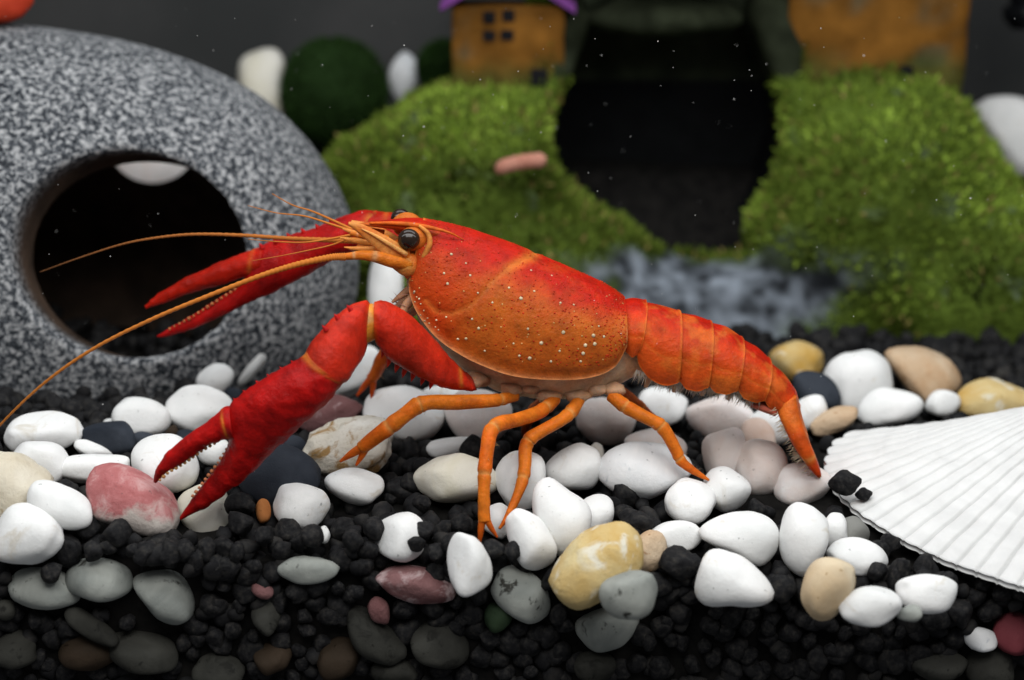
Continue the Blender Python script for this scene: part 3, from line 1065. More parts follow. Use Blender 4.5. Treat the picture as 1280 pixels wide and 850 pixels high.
def loft(stations, n, m, colfn, closed=True, th=None, e=1.0, mbuf=None, caps=True, disp=None):
    """stations: rows of centre(3) u(3) v(3); rings c + u cos + v sin"""
    st = np.array([np.concatenate(s) for s in stations], float)
    st = catmull(st, n)
    ths = np.linspace(0, 2*np.pi, m, endpoint=False) if th is None else th
    ct, sn = np.cos(ths), np.sin(ths)
    if e != 1.0:
        ct = np.sign(ct)*np.abs(ct)**e
        sn = np.sign(sn)*np.abs(sn)**e
    c, u, v = st[:, None, 0:3], st[:, None, 3:6], st[:, None, 6:9]
    pts = c+u*ct[None, :, None]+v*sn[None, :, None]
    T, TH = np.meshgrid(np.linspace(0, 1, n), ths, indexing='ij')
    if disp is not None:
        dr = pts-c
        ln_ = np.linalg.norm(dr, axis=-1, keepdims=True)+1e-9
        pts = pts+dr/ln_*disp(T, TH, pts)[..., None]
    cols = colfn(T, TH, pts) if callable(colfn) else np.broadcast_to(colfn, pts.shape)
    faces = grid_faces(n, m, closed)
    if closed and caps:
        faces = faces+[tuple(range(m))[::-1], tuple(range((n-1)*m, n*m))]
    (mbuf or BODY).add(pts.reshape(-1, 3), faces, np.asarray(cols).reshape(-1, 3))
    return pts


def st_edges(xt, yt, xb, yb, Y, thk, Yb=None):
    """cross-section between an upper and a lower edge pixel, at depth Y, half-thickness thk cm"""
    a_, b_ = P(xt, yt, Y), P(xb, yb, Y if Yb is None else Yb)
    u = (a_-b_)/2
    v = np.array([0, 1.0, 0])
    v = v-u*(v@u)/(u@u+1e-9)
    v = v/np.linalg.norm(v)*thk
    return ((a_+b_)/2, u, v)


def tube_stations(path):
    """path rows: px, py, Y, width px"""
    pts = [P(p[0], p[1], p[2]) for p in path]
    out = []
    for i, p in enumerate(path):
        tg = pts[min(i+1, len(pts)-1)]-pts[max(i-1, 0)]
        tg /= np.linalg.norm(tg)
        r = p[3]/2*depth(pts[i])/FPX
        v = np.array([0, 1.0, 0])
        v = v-tg*(v@tg)
        v /= np.linalg.norm(v)
        u = np.cross(v, tg)
        out.append((pts[i], u*r, v*r))
    return out


def blob(c, r, colr, sub=1, squash=None):
    v, f = ico(sub)
    BODY.add(np.asarray(c)+v*(np.asarray(r) if squash is None else np.asarray(r)*squash), f, colr)


def spine(base, tip, r, colr, n=6):
    base, tip = np.asarray(base, float), np.asarray(tip, float)
    tg = tip-base
    tg /= np.linalg.norm(tg)
    a_ = np.cross(tg, [0.3, 0.5, 0.81])
    a_ /= np.linalg.norm(a_)
    b_ = np.cross(tg, a_)
    an = np.linspace(0, 2*np.pi, n, endpoint=False)
    ring = base+r*(np.cos(an)[:, None]*a_+np.sin(an)[:, None]*b_)
    mid = base+(tip-base)*0.5+0.6*r*(np.cos(an)[:, None]*a_+np.sin(an)[:, None]*b_)
    v = np.vstack([ring, mid, tip[None]])
    f = grid_faces(2, n, True)+[(n+i, n+(i+1) % n, 2*n) for i in range(n)]
    BODY.add(v, f, colr)


# carapace ------------------------------------------------------------
CAR = [((529, 273), (511, 352), 0.58), ((545, 277), (513, 368), 0.72), ((565, 281), (523, 392), 0.86), ((600, 291), (548, 423), 1.02), ((645, 307), (588, 449), 1.16),
       ((690, 326), (638, 468), 1.24), ((730, 343), (694, 474), 1.24), ((760, 358), (738, 471), 1.16), ((775, 368), (768, 458), 1.06), ((781, 374), (784, 432), 0.98)]
THM = math.radians(118)


def shell_station(D, M, w, off=0.0):
    pd = P(D[0], D[1], 0)
    pm = P(M[0], M[1], -math.sin(THM)*w)
    dv = pd-pm
    dv[1] = 0
    ln_ = np.linalg.norm(dv)
    a_ = ln_/(1-math.cos(THM))
    uh = dv/ln_
    return (pd-uh*a_, uh*(a_+off), np.array([0, w+off, 0]))


groove_px = np.array([(668, 318), (640, 332), (616, 352), (600, 371), (585, 385), (565, 393), (545, 389), (532, 376)], float)


def seg_dist(p, line):
    best = np.full(p.shape[:-1], 1e9)
    for i in range(len(line)-1):
        a_, b_ = line[i], line[i+1]
        ab = b_-a_
        tt = np.clip(((p-a_)@ab)/(ab@ab), 0, 1)
        best = np.minimum(best, np.linalg.norm(p-a_-tt[..., None]*ab, axis=-1))
    return best


def near_px(pts):
    q = pts.copy()
    q[..., 1] = YO-np.abs(q[..., 1]-YO)
    return proj(q)


def car_disp(T, TH, pts):
    px = near_px(pts)
    g = np.exp(-(seg_dist(px, groove_px)/4.5)**2)
    rimm = np.exp(-((np.abs(TH)-THM)/0.045)**2)+np.exp(-((T-1)/0.018)**2)
    lin = np.exp(-((np.abs(TH)-THM+0.13)/0.05)**2)
    keel = np.exp(-(TH/0.10)**2)*0.02
    return -0.028*g+0.025*np.minimum(rimm, 1)-0.012*lin+keel+0.012*fbm(pts*2.2, 200, 3)


def car_col(T, TH, pts):
    a_ = np.abs(TH)
    px = near_px(pts)
    nz_ = fbm(pts*1.3, 210, 3)
    lat = smooth(0.55, 1.35, a_+0.25*nz_)
    frontm = 1-smooth(565, 640, px[..., 0]-0.55*(px[..., 1]-360)*-1+18*nz_)
    mo = fbm(pts*3.2, 213, 4)
    lat = np.clip(lat+0.35*mo, 0, 1)
    c = lerp(RED, lerp(ORG, ORED*0.93, frontm[..., None]*0.85), lat[..., None])
    c = lerp(c, np.array([0.42, 0.085, 0.012]), (smooth(1.0, 1.5, a_)*(1-frontm)*0.5)[..., None])
    g = np.exp(-(seg_dist(px, groove_px)/3.0)**2)
    c = lerp(c, np.array([0.60, 0.17, 0.03]), (g*0.55)[..., None])
    dors = np.exp(-(seg_dist(px, np.array([(668, 318), (636, 336)], float))/7)**2)
    c = lerp(c, np.array([0.58, 0.15, 0.02]), (dors*0.7)[..., None])
    rimm = np.maximum(np.exp(-((a_-THM)/0.05)**2), np.exp(-((T-1)/0.014)**2)*smooth(0.9, 1.5, a_))
    c = lerp(c, np.array([0.66, 0.25, 0.09]), np.minimum(rimm, 1)[..., None]*0.85)
    fr_ = np.exp(-((T)/0.02)**2)
    c = lerp(c, np.array([0.62, 0.20, 0.03]), fr_[..., None]*0.7)
    return c


cst = [shell_station(D, M, w) for D, M, w in CAR]
ths = np.linspace(-THM, THM, 121)
st_full = catmull(np.array([np.concatenate(s) for s in cst]), 150)


def open_shell(sts, n, ths, colfn, disp, mcol=None):
    st = catmull(np.array([np.concatenate(s) for s in sts]), n)
    ct, sn = np.cos(ths), np.sin(ths)
    c, u, v = st[:, None, 0:3], st[:, None, 3:6], st[:, None, 6:9]
    # theta positive is the side towards the viewer (-Y)
    pts = c+u*ct[None, :, None]-v*sn[None, :, None]
    T, TH = np.meshgrid(np.linspace(0, 1, n), ths, indexing='ij')
    dr = pts-c
    ln_ = np.linalg.norm(dr, axis=-1, keepdims=True)
    pts = pts+dr/ln_*disp(T, TH, pts)[..., None]
    inner_ = pts-dr/ln_*0.045
    cols = colfn(T, TH, pts)
    m = len(ths)
    BODY.add(pts.reshape(-1, 3), [q[::-1] for q in grid_faces(n, m, False)], cols.reshape(-1, 3))
    k = BODY.n-n*m
    BODY.add(inner_.reshape(-1, 3), grid_faces(n, m, False), cols.reshape(-1, 3)*0.9)
    k2 = BODY.n-n*m
    rim_ = [i*m for i in range(n)]+[(n-1)*m+j for j in range(1, m)]+[i*m+m-1 for i in range(n-2, -1, -1)]+[j for j in range(m-2, 0, -1)]
    BODY.f.extend([(k+rim_[i], k+rim_[(i+1) % len(rim_)], k2+rim_[(i+1) % len(rim_)], k2+rim_[i]) for i in range(len(rim_))])
    return pts


cpts = open_shell(cst, 150, ths, car_col, car_disp)
# tubercles on the carapace
nT, nM = cpts.shape[:2]
cent = st_full[:, 0:3]


def tubercle(i, j, r, colr):
    p = cpts[i, j]
    n_ = p-cent[i]
    n_ /= np.linalg.norm(n_)
    v, f = ico(1)
    q = v*r
    q = q-np.outer(q@n_, n_)*0.45
    BODY.add(p+q, f, colr)


for _ in range(1700):
    i = int(RNG.integers(3, nT-3))
    j = int(RNG.integers(4, nM-4))
    a_ = abs(ths[j])
    if a_ > 1.85:
        continue
    px = near_px(cpts[i, j][None])[0]
    if px[0] < 545 and RNG.random() < 0.8:
        continue
    rd = RNG.uniform(0.010, 0.024)
    tubercle(i, j, rd, np.array([0.45, 0.03, 0.006])*RNG.uniform(0.8, 1.3))
WD = [(650, 372), (705, 416), (742, 419), (676, 427), (731, 432), (743, 431), (729, 442), (663, 448), (690, 451), (597, 367), (555, 341), (589, 344), (609, 411),
      (598, 411), (581, 424), (518, 365), (524, 374), (557, 397), (665, 339), (701, 379), (726, 452), (649, 445), (607, 438), (748, 408), (661, 410), (560, 355),
      (563, 318), (582, 330), (615, 378), (636, 358), (667, 365), (717, 382), (690, 345), (640, 430), (545, 400), (572, 425), (590, 400), (699, 440), (755, 420)]
flat = near_px(cpts.reshape(-1, 3)[:, :])
nearside = (cpts.reshape(-1, 3)[:, 1] < YO-0.05)
for k, (x, y) in enumerate(WD):
    dd = np.hypot(flat[:, 0]-x, flat[:, 1]-y)+np.where(nearside, 0, 1e6)
    q = int(dd.argmin())
    if dd[q] > 8:
        continue
    rd = 0.042 if k < 8 else float(RNG.uniform(0.020, 0.034))
    tubercle(q//nM, q % nM, rd, CREAM*RNG.uniform(0.9, 1.15))
    tubercle(q//nM, nM-1-q % nM, rd, CREAM)
for _ in range(110):
    i = int(RNG.integers(5, nT-5))
    j = int(RNG.integers(6, nM-6))
    if 0.35 < abs(ths[j]) < 1.9:
        tubercle(i, j, float(RNG.uniform(0.010, 0.02)), np.array([0.66, 0.36, 0.14]))
# row of pale granules below the cheek
for x, y in [(517, 366), (521, 372), (519, 378), (526, 381), (530, 388), (526, 393), (534, 397), (537, 403), (543, 409), (531, 402), (548, 413)]:
    dd = np.hypot(flat[:, 0]-x, flat[:, 1]-y)+np.where(nearside, 0, 1e6)
    q = int(dd.argmin())
    tubercle(q//nM, q % nM, 0.02, CREAM*0.95)

# soft underside -------------------------------------------------------
UND = [((535, 300), (508, 352), 0.45), ((560, 320), (528, 408), 0.62), ((605, 340), (575, 458), 0.78), ((650, 350), (625, 488), 0.86), ((700, 365), (690, 497), 0.9),
       ((750, 385), (748, 492), 0.8), ((790, 395), (796, 470), 0.62), ((840, 410), (842, 468), 0.55), ((890, 425), (892, 476), 0.5), ((935, 450), (935, 492), 0.42), ((970, 475), (968, 506), 0.32)]


def und_col(T, TH, pts):
    nz_ = fbm(pts*2.5, 220, 3)
    c = lerp(BELLY, np.array([0.50, 0.22, 0.10]), smooth(-0.1, 0.35, nz_)[..., None]*0.7)
    return c


loft([st_edges(a_[0], a_[1], b_[0], b_[1], 0, w) for a_, b_, w in UND], 120, 40, und_col, disp=lambda T, TH, p: 0.04*fbm(p*3.0, 222, 3))
# leg bases (coxae)
for x, y, r in [(596, 478, 13), (640, 490, 12), (688, 498, 13), (724, 497, 14), (768, 490, 12), (662, 488, 10), (746, 490, 11)]:
    for sgn in (-1, 1):
        c = P(x, y, -0.62)
        c[1] = 2*YO-c[1] if sgn > 0 else c[1]
        v, f = ico(3)
        rr_ = r/65.0
        pts = c+np.array([0, 0.1 if sgn < 0 else -0.1, 0.04])+v*np.array([rr_*1.25, 0.20, rr_*0.8])*(1+0.3*fbm(v*1.5+x, 230)[:, None])
        BODY.add(pts, f, lerp(BELLY, np.array([0.58, 0.20, 0.05]), 0.22+0.4*fbm(v*2+x, 231)[:, None]))

# head ------------------------------------------------------------------
def head_col(T, TH, pts):
    nz_ = fbm(pts*2.0, 240, 3)
    return lerp(np.array([0.56, 0.11, 0.012]), np.array([0.64, 0.26, 0.06]), smooth(-0.2, 0.4, nz_+0.25*np.cos(TH)*-1)[..., None])


loft([st_edges(556, 288, 532, 372, 0, 0.55), st_edges(530, 284, 512, 352, 0, 0.5), st_edges(508, 296, 500, 340, 0, 0.42), st_edges(484, 300, 480, 328, 0, 0.36),
      st_edges(462, 302, 458, 322, 0, 0.28), st_edges(446, 307, 445, 317, 0, 0.15)], 50, 32, head_col, disp=lambda T, TH, p: 0.03*fbm(p*3.5, 242, 2))
# rostrum
def ros_col(T, TH, pts):
    c = lerp(RED*1.05, np.array([0.56, 0.09, 0.012]), smooth(0.4, 1.4, np.abs(np.sin(TH))*1.2)[..., None]*0.7)
    return lerp(c, np.array([0.60, 0.20, 0.03]), smooth(0.7, 1.0, T)[..., None]*0.6)


loft([st_edges(575, 288, 570, 302, 0, 0.30), st_edges(545, 279, 540, 298, 0, 0.46), st_edges(530, 274, 525, 294, 0, 0.46), st_edges(508, 273, 503, 288, 0, 0.34), st_edges(485, 275, 482, 285, 0, 0.22),
      st_edges(464, 277, 463, 283, 0, 0.12), st_edges(446, 279, 446, 281, 0, 0.02)], 44, 28, ros_col)
# ridge that borders the rostrum on the near side, and the orbit rim
def bead(path, colr, n=40, m=8, mbuf=None):
    loft(tube_stations(path), n, m, colr, mbuf=mbuf)


for s in (-1, 1):
    bead([(580, 300, 0.45*s, 1), (562, 291, 0.58*s, 3), (540, 285, 0.54*s, 5), (515, 281, 0.42*s, 6), (490, 279, 0.27*s, 5), (462, 279, 0.12*s, 3)], np.array([0.58, 0.12, 0.015]))
bead([(524, 282, -0.52, 4), (535, 292, -0.60, 6), (537, 305, -0.64, 7), (530, 320, -0.62, 7), (520, 336, -0.58, 6), (513, 352, -0.54, 5)], np.array([0.64, 0.24, 0.05]))
# eye stalks
for s in (-1, 1):
    yy0 = 0.62
    ctr = P(511, 299, -yy0)
    if s > 0:
        ctr = P(503, 277, 0.62)
    v, f = ico(3)
    BODY.add(ctr+np.array([0.10, 0.22 if s < 0 else -0.2, -0.03])+v*np.array([0.30, 0.26, 0.25]), f, np.array([0.58, 0.15, 0.02]))
# antennal scales and peduncles
def scale_blade(pth, thk, colr):
    loft([st_edges(*q, thk) for q in pth], 30, 16, colr)


def scale_col(T, TH, pts):
    return lerp(np.array([0.56, 0.13, 0.014]), np.array([0.64, 0.25, 0.06]), smooth(-0.2, 0.5, np.sin(T*9+TH)*0.3+T*0.5)[..., None])


scale_blade([(512, 312, 512, 340, -0.62), (490, 299, 486, 325, -0.74), (468, 287, 462, 304, -0.76), (450, 279, 446, 290, -0.7), (436, 277, 435, 281, -0.62)], 0.06, scale_col)
scale_blade([(512, 305, 512, 325, 0.5), (488, 290, 485, 310, 0.62), (466, 280, 460, 295, 0.64), (440, 275, 436, 281, 0.58)], 0.06, scale_col)
def ped_col(T, TH, pts):
    return lerp(np.array([0.60, 0.16, 0.015]), PALE, (np.exp(-((T-0.42)/0.03)**2)+np.exp(-((T-0.75)/0.03)**2))[..., None]*0.7)


bead([(512, 330, -0.55, 20), (490, 326, -0.72, 18), (470, 321, -0.78, 15), (452, 319, -0.8, 12), (440, 320, -0.8, 10), (428, 321, -0.8, 8)], ped_col, 40, 16)
bead([(500, 312, 0.4, 16), (480, 306, 0.5, 13), (455, 302, 0.55, 10), (440, 300, 0.55, 7)], ped_col, 30, 14)
bead([(485, 300, -0.3, 12), (465, 296, -0.36, 10), (450, 294, -0.38, 8), (438, 292, -0.38, 5)], ped_col, 30, 14)
bead([(480, 292, 0.1, 10), (460, 288, 0.12, 8), (445, 286, 0.12, 6)], ped_col, 24, 12)
for q in [[(470, 306, -0.5), (440, 300, -0.5), (425, 297, -0.5)], [(470, 300, -0.2), (440, 290, -0.2), (428, 286, -0.2)], [(476, 312, -0.6), (446, 311, -0.6), (430, 309, -0.62)]]:
    bead([(x, y, Y_, w) for (x, y, Y_), w in zip(q, (9, 6, 1.5))], np.array([0.64, 0.24, 0.05]), 20, 8)
# cheek plate under the eye and a slim spine beside the scale
loft([st_edges(522, 318, 520, 346, -0.5, 0.16), st_edges(508, 316, 505, 345, -0.58, 0.16), st_edges(496, 318, 494, 338, -0.6, 0.12), st_edges(486, 322, 485, 330, -0.58, 0.05)], 24, 20, head_col)
bead([(508, 318, -0.72, 7), (488, 306, -0.82, 6), (468, 294, -0.84, 4), (452, 286, -0.8, 1.5)], np.array([0.68, 0.33, 0.10]), 24, 8)
# mouth parts and maxillipeds
for pth in [[(517, 372, -0.45, 14), (506, 385, -0.5, 11), (503, 402, -0.55, 9), (512, 415, -0.5, 5)], [(525, 385, -0.2, 14), (510, 395, -0.2, 10), (507, 412, -0.25, 8), (516, 424, -0.25, 4)],
            [(512, 362, -0.3, 12), (498, 372, -0.35, 7), (490, 378, -0.35, 3)], [(512, 370, 0.2, 12), (496, 385, 0.25, 8), (492, 398, 0.3, 4)]]:
    bead(pth, lerp(BELLY, ORG, 0.35), 24, 10)
for k in range(26):
    b_ = P(500+RNG.uniform(-6, 12), 378+RNG.uniform(-10, 26), -0.5+RNG.uniform(-0.1, 0.2))
    spine(b_, b_+np.array([-RNG.uniform(0.08, 0.26), RNG.uniform(-0.1, 0.1), RNG.uniform(-0.04, 0.16)]), 0.009, np.array([0.36, 0.18, 0.14]), 4)

# abdomen ---------------------------------------------------------------
def seg_line(pts_, n):
    p = np.asarray(pts_, float)
    dl_ = np.concatenate([[0], np.cumsum(np.linalg.norm(np.diff(p, axis=0), axis=1))])
    tq = np.linspace(0, dl_[-1], n)
    return np.column_stack([np.interp(tq, dl_, p[:, k]) for k in range(2)])


SEG = [([(779, 375), (792, 376), (808, 380)], [(782, 440), (790, 446), (800, 440)], 0.86, 0.86),
       ([(802, 378), (826, 385), (851, 392)], [(794, 434), (799, 457), (814, 474), (834, 482), (849, 476)], 0.87, 0.86),
       ([(846, 391), (868, 397), (890, 405)], [(846, 472), (857, 485), (873, 488), (886, 482)], 0.84, 0.82),
       ([(886, 403), (908, 412), (929, 426)], [(883, 478), (893, 489), (908, 492), (922, 487)], 0.80, 0.76),
       ([(926, 423), (946, 437), (963, 453)], [(919, 484), (930, 497), (945, 502), (957, 499)], 0.75, 0.68),
       ([(960, 450), (980, 470), (994, 492), (997, 508)], [(953, 496), (960, 507), (969, 512), (976, 514)], 0.66, 0.50)]
for si, (Dl, Ml, w0, w1) in enumerate(SEG):
    ns = 9
    D_, M_ = seg_line(Dl, ns), seg_line(Ml, ns)
    sts = []
    for k in range(ns):
        t_ = k/(ns-1)
        sts.append(shell_station(D_[k], M_[k], lerp(w0, w1, t_), 0.0+0.05*t_-0.012))

    def dsp(T, TH, pts, si=si):
        a_ = np.abs(TH)
        back = np.exp(-((T-0.97)/0.04)**2)*0.02
        arch = 0.028*np.sin(np.pi*T)
        pleu = -0.013*np.exp(-((a_-1.42)/0.07)**2)
        return back+arch+pleu+0.012*fbm(pts*2.6, 250+si, 2)

    def scol(T, TH, pts, si=si):
        a_ = np.abs(TH)
        nz_ = fbm(pts*2.2, 260, 3)
        c = lerp(RED*1.02, np.array([0.56, 0.058, 0.008]), smooth(0.25, 1.15, a_+0.3*nz_)[..., None])
        c = lerp(c, np.array([0.56, 0.085, 0.010]), smooth(1.1, 1.6, a_+0.2*nz_)[..., None]*0.6)
        line = np.exp(-((T-0.985)/0.03)**2)*0.75+np.exp(-((a_-1.42)/0.035)**2)*0.45*smooth(0.1, 0.3, T)
        line = np.maximum(line, np.exp(-((a_-THM)/0.03)**2)*0.5)
        blot = smooth(0.0, 0.4, fbm(pts*2.6, 266, 4))*0.65
        c = lerp(c, np.array([0.60, 0.15, 0.02]), np.clip(line+blot, 0, 1)[..., None]*0.8)
        return c

    open_shell(sts, 30, np.linspace(-THM, THM, 85), scol, dsp)
# swimmerets and pale fringe under the abdomen
for k in range(150):
    x = RNG.uniform(796, 952)
    yb = np.interp(x, [796, 835, 873, 908, 945, 960], [462, 476, 481, 486, 496, 502])
    for Ysd in (-0.62, 0.62):
        b_ = P(x, yb, Ysd*np.interp(x, [796, 952], [1.05, 0.8]))
        spine(b_, b_+np.array([RNG.uniform(-0.16, 0.02), RNG.uniform(-0.05, 0.05), -RNG.uniform(0.12, 0.30)]), 0.012, np.array([0.62, 0.52, 0.44]), 4)
for x, y in [(815, 470), (850, 476), (885, 480), (918, 486)]:
    for s in (-1, 1):
        bead([(x, y-14, 0.4*s, 12), (x-4, y+2, 0.45*s, 10), (x-8, y+14, 0.45*s, 5)], lerp(BELLY, ORG, 0.2), 16, 10)
# tail fan
def fan_col(T, TH, pts):
    nz_ = fbm(pts*2.0, 270, 3)
    c = lerp(np.array([0.56, 0.075, 0.008]), np.array([0.60, 0.13, 0.015]), smooth(-0.3, 0.3, nz_)[..., None])
    c = lerp(c, np.array([0.62, 0.24, 0.06]), (np.exp(-((T-0.66)/0.02)**2)*0.8)[..., None])
    c = lerp(c, np.array([0.52, 0.03, 0.006]), (smooth(0.67, 0.75, T)*0.75)[..., None])
    return lerp(c, np.array([0.60, 0.34, 0.15]), smooth(0.93, 1.0, T)[..., None])


for s, dx, wy in ((-1, 0, 0.20), (0, 5, 0.42), (1, 4, 0.20), (-0.55, 2, 0.2), (0.55, 5, 0.2)):
    yb = 0.52*s
    loft([st_edges(970+dx, 506, 995+dx*0.4, 494, yb*0.8, wy*0.8), st_edges(975+dx, 524, 1000+dx*0.4, 518, yb*1.05, wy), st_edges(984+dx, 543, 1006+dx*0.4, 537, yb*1.25, wy*1.1),
          st_edges(992+dx, 558, 1012, 552, yb*1.4, wy), st_edges(1004+dx, 576, 1019, 569, yb*1.5, wy*0.8), st_edges(1017, 592, 1025, 586, yb*1.55, wy*0.5), st_edges(1024, 598, 1027, 595, yb*1.56, wy*0.15)],
         60, 28, fan_col, e=0.9)
for k in range(90):
    t_ = RNG.random()
    x, y = np.interp(t_, [0, 0.45, 0.8, 1], [969, 990, 1006, 1020]), np.interp(t_, [0, 0.45, 0.8, 1], [508, 556, 580, 596])
    b_ = P(x, y, RNG.choice([-0.7, -0.4, 0.0]))
    spine(b_, b_+np.array([-RNG.uniform(0.08, 0.20), RNG.uniform(-0.05, 0.05), -RNG.uniform(0.02, 0.14)]), 0.010, np.array([0.60, 0.46, 0.34]), 4)
# pale ventral flap ahead of the tail fan
loft([st_edges(940, 498, 938, 508, -0.3, 0.2), st_edges(955, 502, 952, 514, -0.34, 0.2), st_edges(972, 508, 968, 520, -0.36, 0.16)], 20, 16, lerp(RED, BELLY, 0.3))

# walking legs -----------------------------------------------------------
def leg(path, joints, tips=(), base=LEG, n=110, rise=1.0):
    sts = tube_stations(path)

    def lc(T, TH, pts):
        nz_ = fbm(pts*2.0, 280, 3)
        c = lerp(base, base*np.array([1.0, 0.72, 0.7]), smooth(-0.2, 0.5, nz_+0.5*(T-0.5))[..., None])
        for j in joints:
            c = lerp(c, np.array([0.66, 0.30, 0.08]), (np.exp(-((T-j)/0.011)**2)*0.75)[..., None])
        return c

    def ld_(T, TH, pts):
        r = 0
        for j in joints:
            r = r+0.010*np.exp(-((T-j-0.025)/0.025)**2)-0.014*np.exp(-((T-j)/0.009)**2)+0.012*np.exp(-((T-j+0.025)/0.025)**2)
        return r+0.008*fbm(pts*4, 285, 2)

    loft(sts, n, 20, lc, disp=ld_)
    for tp in tips:
        loft(tube_stations(tp), 26, 12, lambda T, TH, pts: lerp(base*np.array([1, 0.8, 0.8]), base*np.array([0.9, 0.55, 0.7]), T[..., None]))
    for k in range(16):
        i = RNG.integers(len(path)//2, len(path))
        p = path[min(i, len(path)-1)]
        q = path[max(i-1, 0)]
        tt = RNG.random()
        b_ = P(lerp(q[0], p[0], tt), lerp(q[1], p[1], tt), lerp(q[2], p[2], tt))
        dd = RNG.normal(0, 1, 3)
        dd[1] *= 0.4
        dd /= np.linalg.norm(dd)
        r = p[3]/2/65
        spine(b_+dd*r*0.8, b_+dd*(r+RNG.uniform(0.06, 0.14)), 0.006, np.array([0.55, 0.35, 0.2]), 4)


leg([(645, 494, -0.55, 15), (628, 499, -0.75, 15), (608, 501, -0.95, 17), (570, 503, -1.2, 19), (538, 503, -1.45, 19), (522, 507, -1.55, 21), (508, 517, -1.6, 20), (486, 534, -1.6, 20), (466, 549, -1.55, 19), (452, 560, -1.5, 17)],
    [0.13, 0.54, 0.77], [[(458, 556, -1.52, 13), (440, 567, -1.5, 10), (425, 577, -1.5, 3)], [(456, 560, -1.52, 12), (452, 570, -1.5, 8), (445, 582, -1.5, 3)]])
leg([(694, 499, -0.6, 15), (684, 508, -0.85, 16), (670, 517, -1.1, 18), (645, 525, -1.6, 18), (624, 530, -2.0, 19), (613, 540, -2.2, 19), (609, 562, -2.4, 18), (606, 588, -2.6, 17), (605, 610, -2.75, 15), (605, 640, -2.9, 15), (606, 652, -2.95, 15)],
    [0.12, 0.46, 0.72], [[(603, 648, -2.95, 10), (601, 664, -2.98, 8), (599, 682, -3.0, 3)], [(608, 648, -2.95, 9), (614, 660, -2.98, 7), (622, 672, -3.0, 2.5)]])
leg([(724, 499, -0.6, 15), (716, 512, -0.8, 17), (703, 524, -1.0, 16), (682, 536, -1.2, 16), (664, 547, -1.35, 17), (657, 560, -1.42, 17), (656, 582, -1.7, 16), (653, 602, -1.9, 14), (643, 628, -2.2, 11), (633, 648, -2.4, 8), (624, 661, -2.5, 3)],
    [0.14, 0.44, 0.68])
leg([(765, 494, -0.6, 18), (776, 504, -0.75, 17), (792, 514, -0.85, 17), (812, 524, -0.95, 16), (826, 532, -1.0, 17), (836, 546, -1.05, 16), (845, 563, -1.08, 15), (852, 577, -1.1, 13), (866, 588, -1.12, 10), (886, 600, -1.15, 3)],
    [0.16, 0.45, 0.74])
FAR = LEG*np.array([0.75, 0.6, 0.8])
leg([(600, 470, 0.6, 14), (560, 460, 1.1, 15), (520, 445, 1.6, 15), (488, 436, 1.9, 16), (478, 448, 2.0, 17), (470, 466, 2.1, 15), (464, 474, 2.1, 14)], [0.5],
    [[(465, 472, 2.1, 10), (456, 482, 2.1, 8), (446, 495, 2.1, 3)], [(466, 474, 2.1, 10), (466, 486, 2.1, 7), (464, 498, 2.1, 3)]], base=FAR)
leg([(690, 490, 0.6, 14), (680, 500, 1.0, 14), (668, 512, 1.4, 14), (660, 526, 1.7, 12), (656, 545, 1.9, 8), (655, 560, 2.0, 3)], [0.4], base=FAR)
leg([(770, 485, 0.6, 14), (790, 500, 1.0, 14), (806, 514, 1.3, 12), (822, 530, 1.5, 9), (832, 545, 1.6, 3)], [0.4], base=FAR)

# claws -------------------------------------------------------------------
def claw_col(base, tip=None, joint_t=()):
    def fn(T, TH, pts):
        nz_ = fbm(pts*1.6, 300, 3)
        c = lerp(base, base*np.array([0.72, 0.8, 0.9]), smooth(-0.2, 0.45, nz_)[..., None])
        if tip is not None:
            c = lerp(c, tip, smooth(0.6, 1.0, T)[..., None]*0.7)
        for (j, s_) in joint_t:
            c = lerp(c, np.array([0.66, 0.26, 0.03]), (np.exp(-((T-j)/(s_*1.3))**2)*0.5*(0.25+0.75*smooth(-0.35, 0.3, fbm(pts*2.6, 305, 2))))[..., None])
        return c
    return fn


def gran(seed, amp=0.014):
    return lambda T, TH, p: amp*1.5*np.clip(fbm(p*7.0, seed, 2)*1.7, -0.3, 1)+0.02*fbm(p*1.5, seed+3, 2)


def tooth_row(inner, Yt, r, colr, n):
    q = seg_line(inner, n)
    for k in range(n):
        blob(P(q[k][0], q[k][1], Yt), r*RNG.uniform(0.7, 1.25), colr, 1)


HOT = np.array([0.50, 0.022, 0.008])
# near claw: merus, carpus, palm, fixed finger, dactyl
loft([st_edges(468, 377, 470, 428, -1.85, 0.36), st_edges(478, 376, 476, 436, -1.82, 0.44), st_edges(495, 383, 490, 452, -1.7, 0.50), st_edges(516, 399, 520, 468, -1.5, 0.50), st_edges(543, 425, 545, 480, -1.2, 0.42),
      st_edges(565, 450, 566, 487, -0.95, 0.34), st_edges(582, 466, 586, 488, -0.8, 0.28), st_edges(592, 474, 596, 488, -0.65, 0.2)], 70, 36,
     claw_col(HOT, None, ((0.0, 0.05), (0.80, 0.015))), disp=gran(310, 0.014))
loft([st_edges(470, 380, 470, 424, -1.86, 0.30), st_edges(463, 380, 461, 428, -1.88, 0.36), st_edges(458, 381, 456, 432, -1.9, 0.36)], 12, 30, lambda T, TH, p: lerp(np.array([0.66, 0.24, 0.03]), np.array([0.58, 0.42, 0.26]), smooth(-0.1, 0.3, fbm(p*3, 77, 2))[..., None]))
loft([st_edges(462, 380, 460, 428, -1.88, 0.36), st_edges(455, 376, 458, 437, -1.98, 0.44), st_edges(436, 384, 453, 448, -2.2, 0.50), st_edges(413, 401, 446, 459, -2.45, 0.52), st_edges(393, 423, 438, 470, -2.65, 0.50), st_edges(380, 444, 430, 478, -2.75, 0.46)], 60, 36,
     claw_col(HOT, None, ((0.0, 0.04), (0.99, 0.025))), disp=gran(312, 0.014))
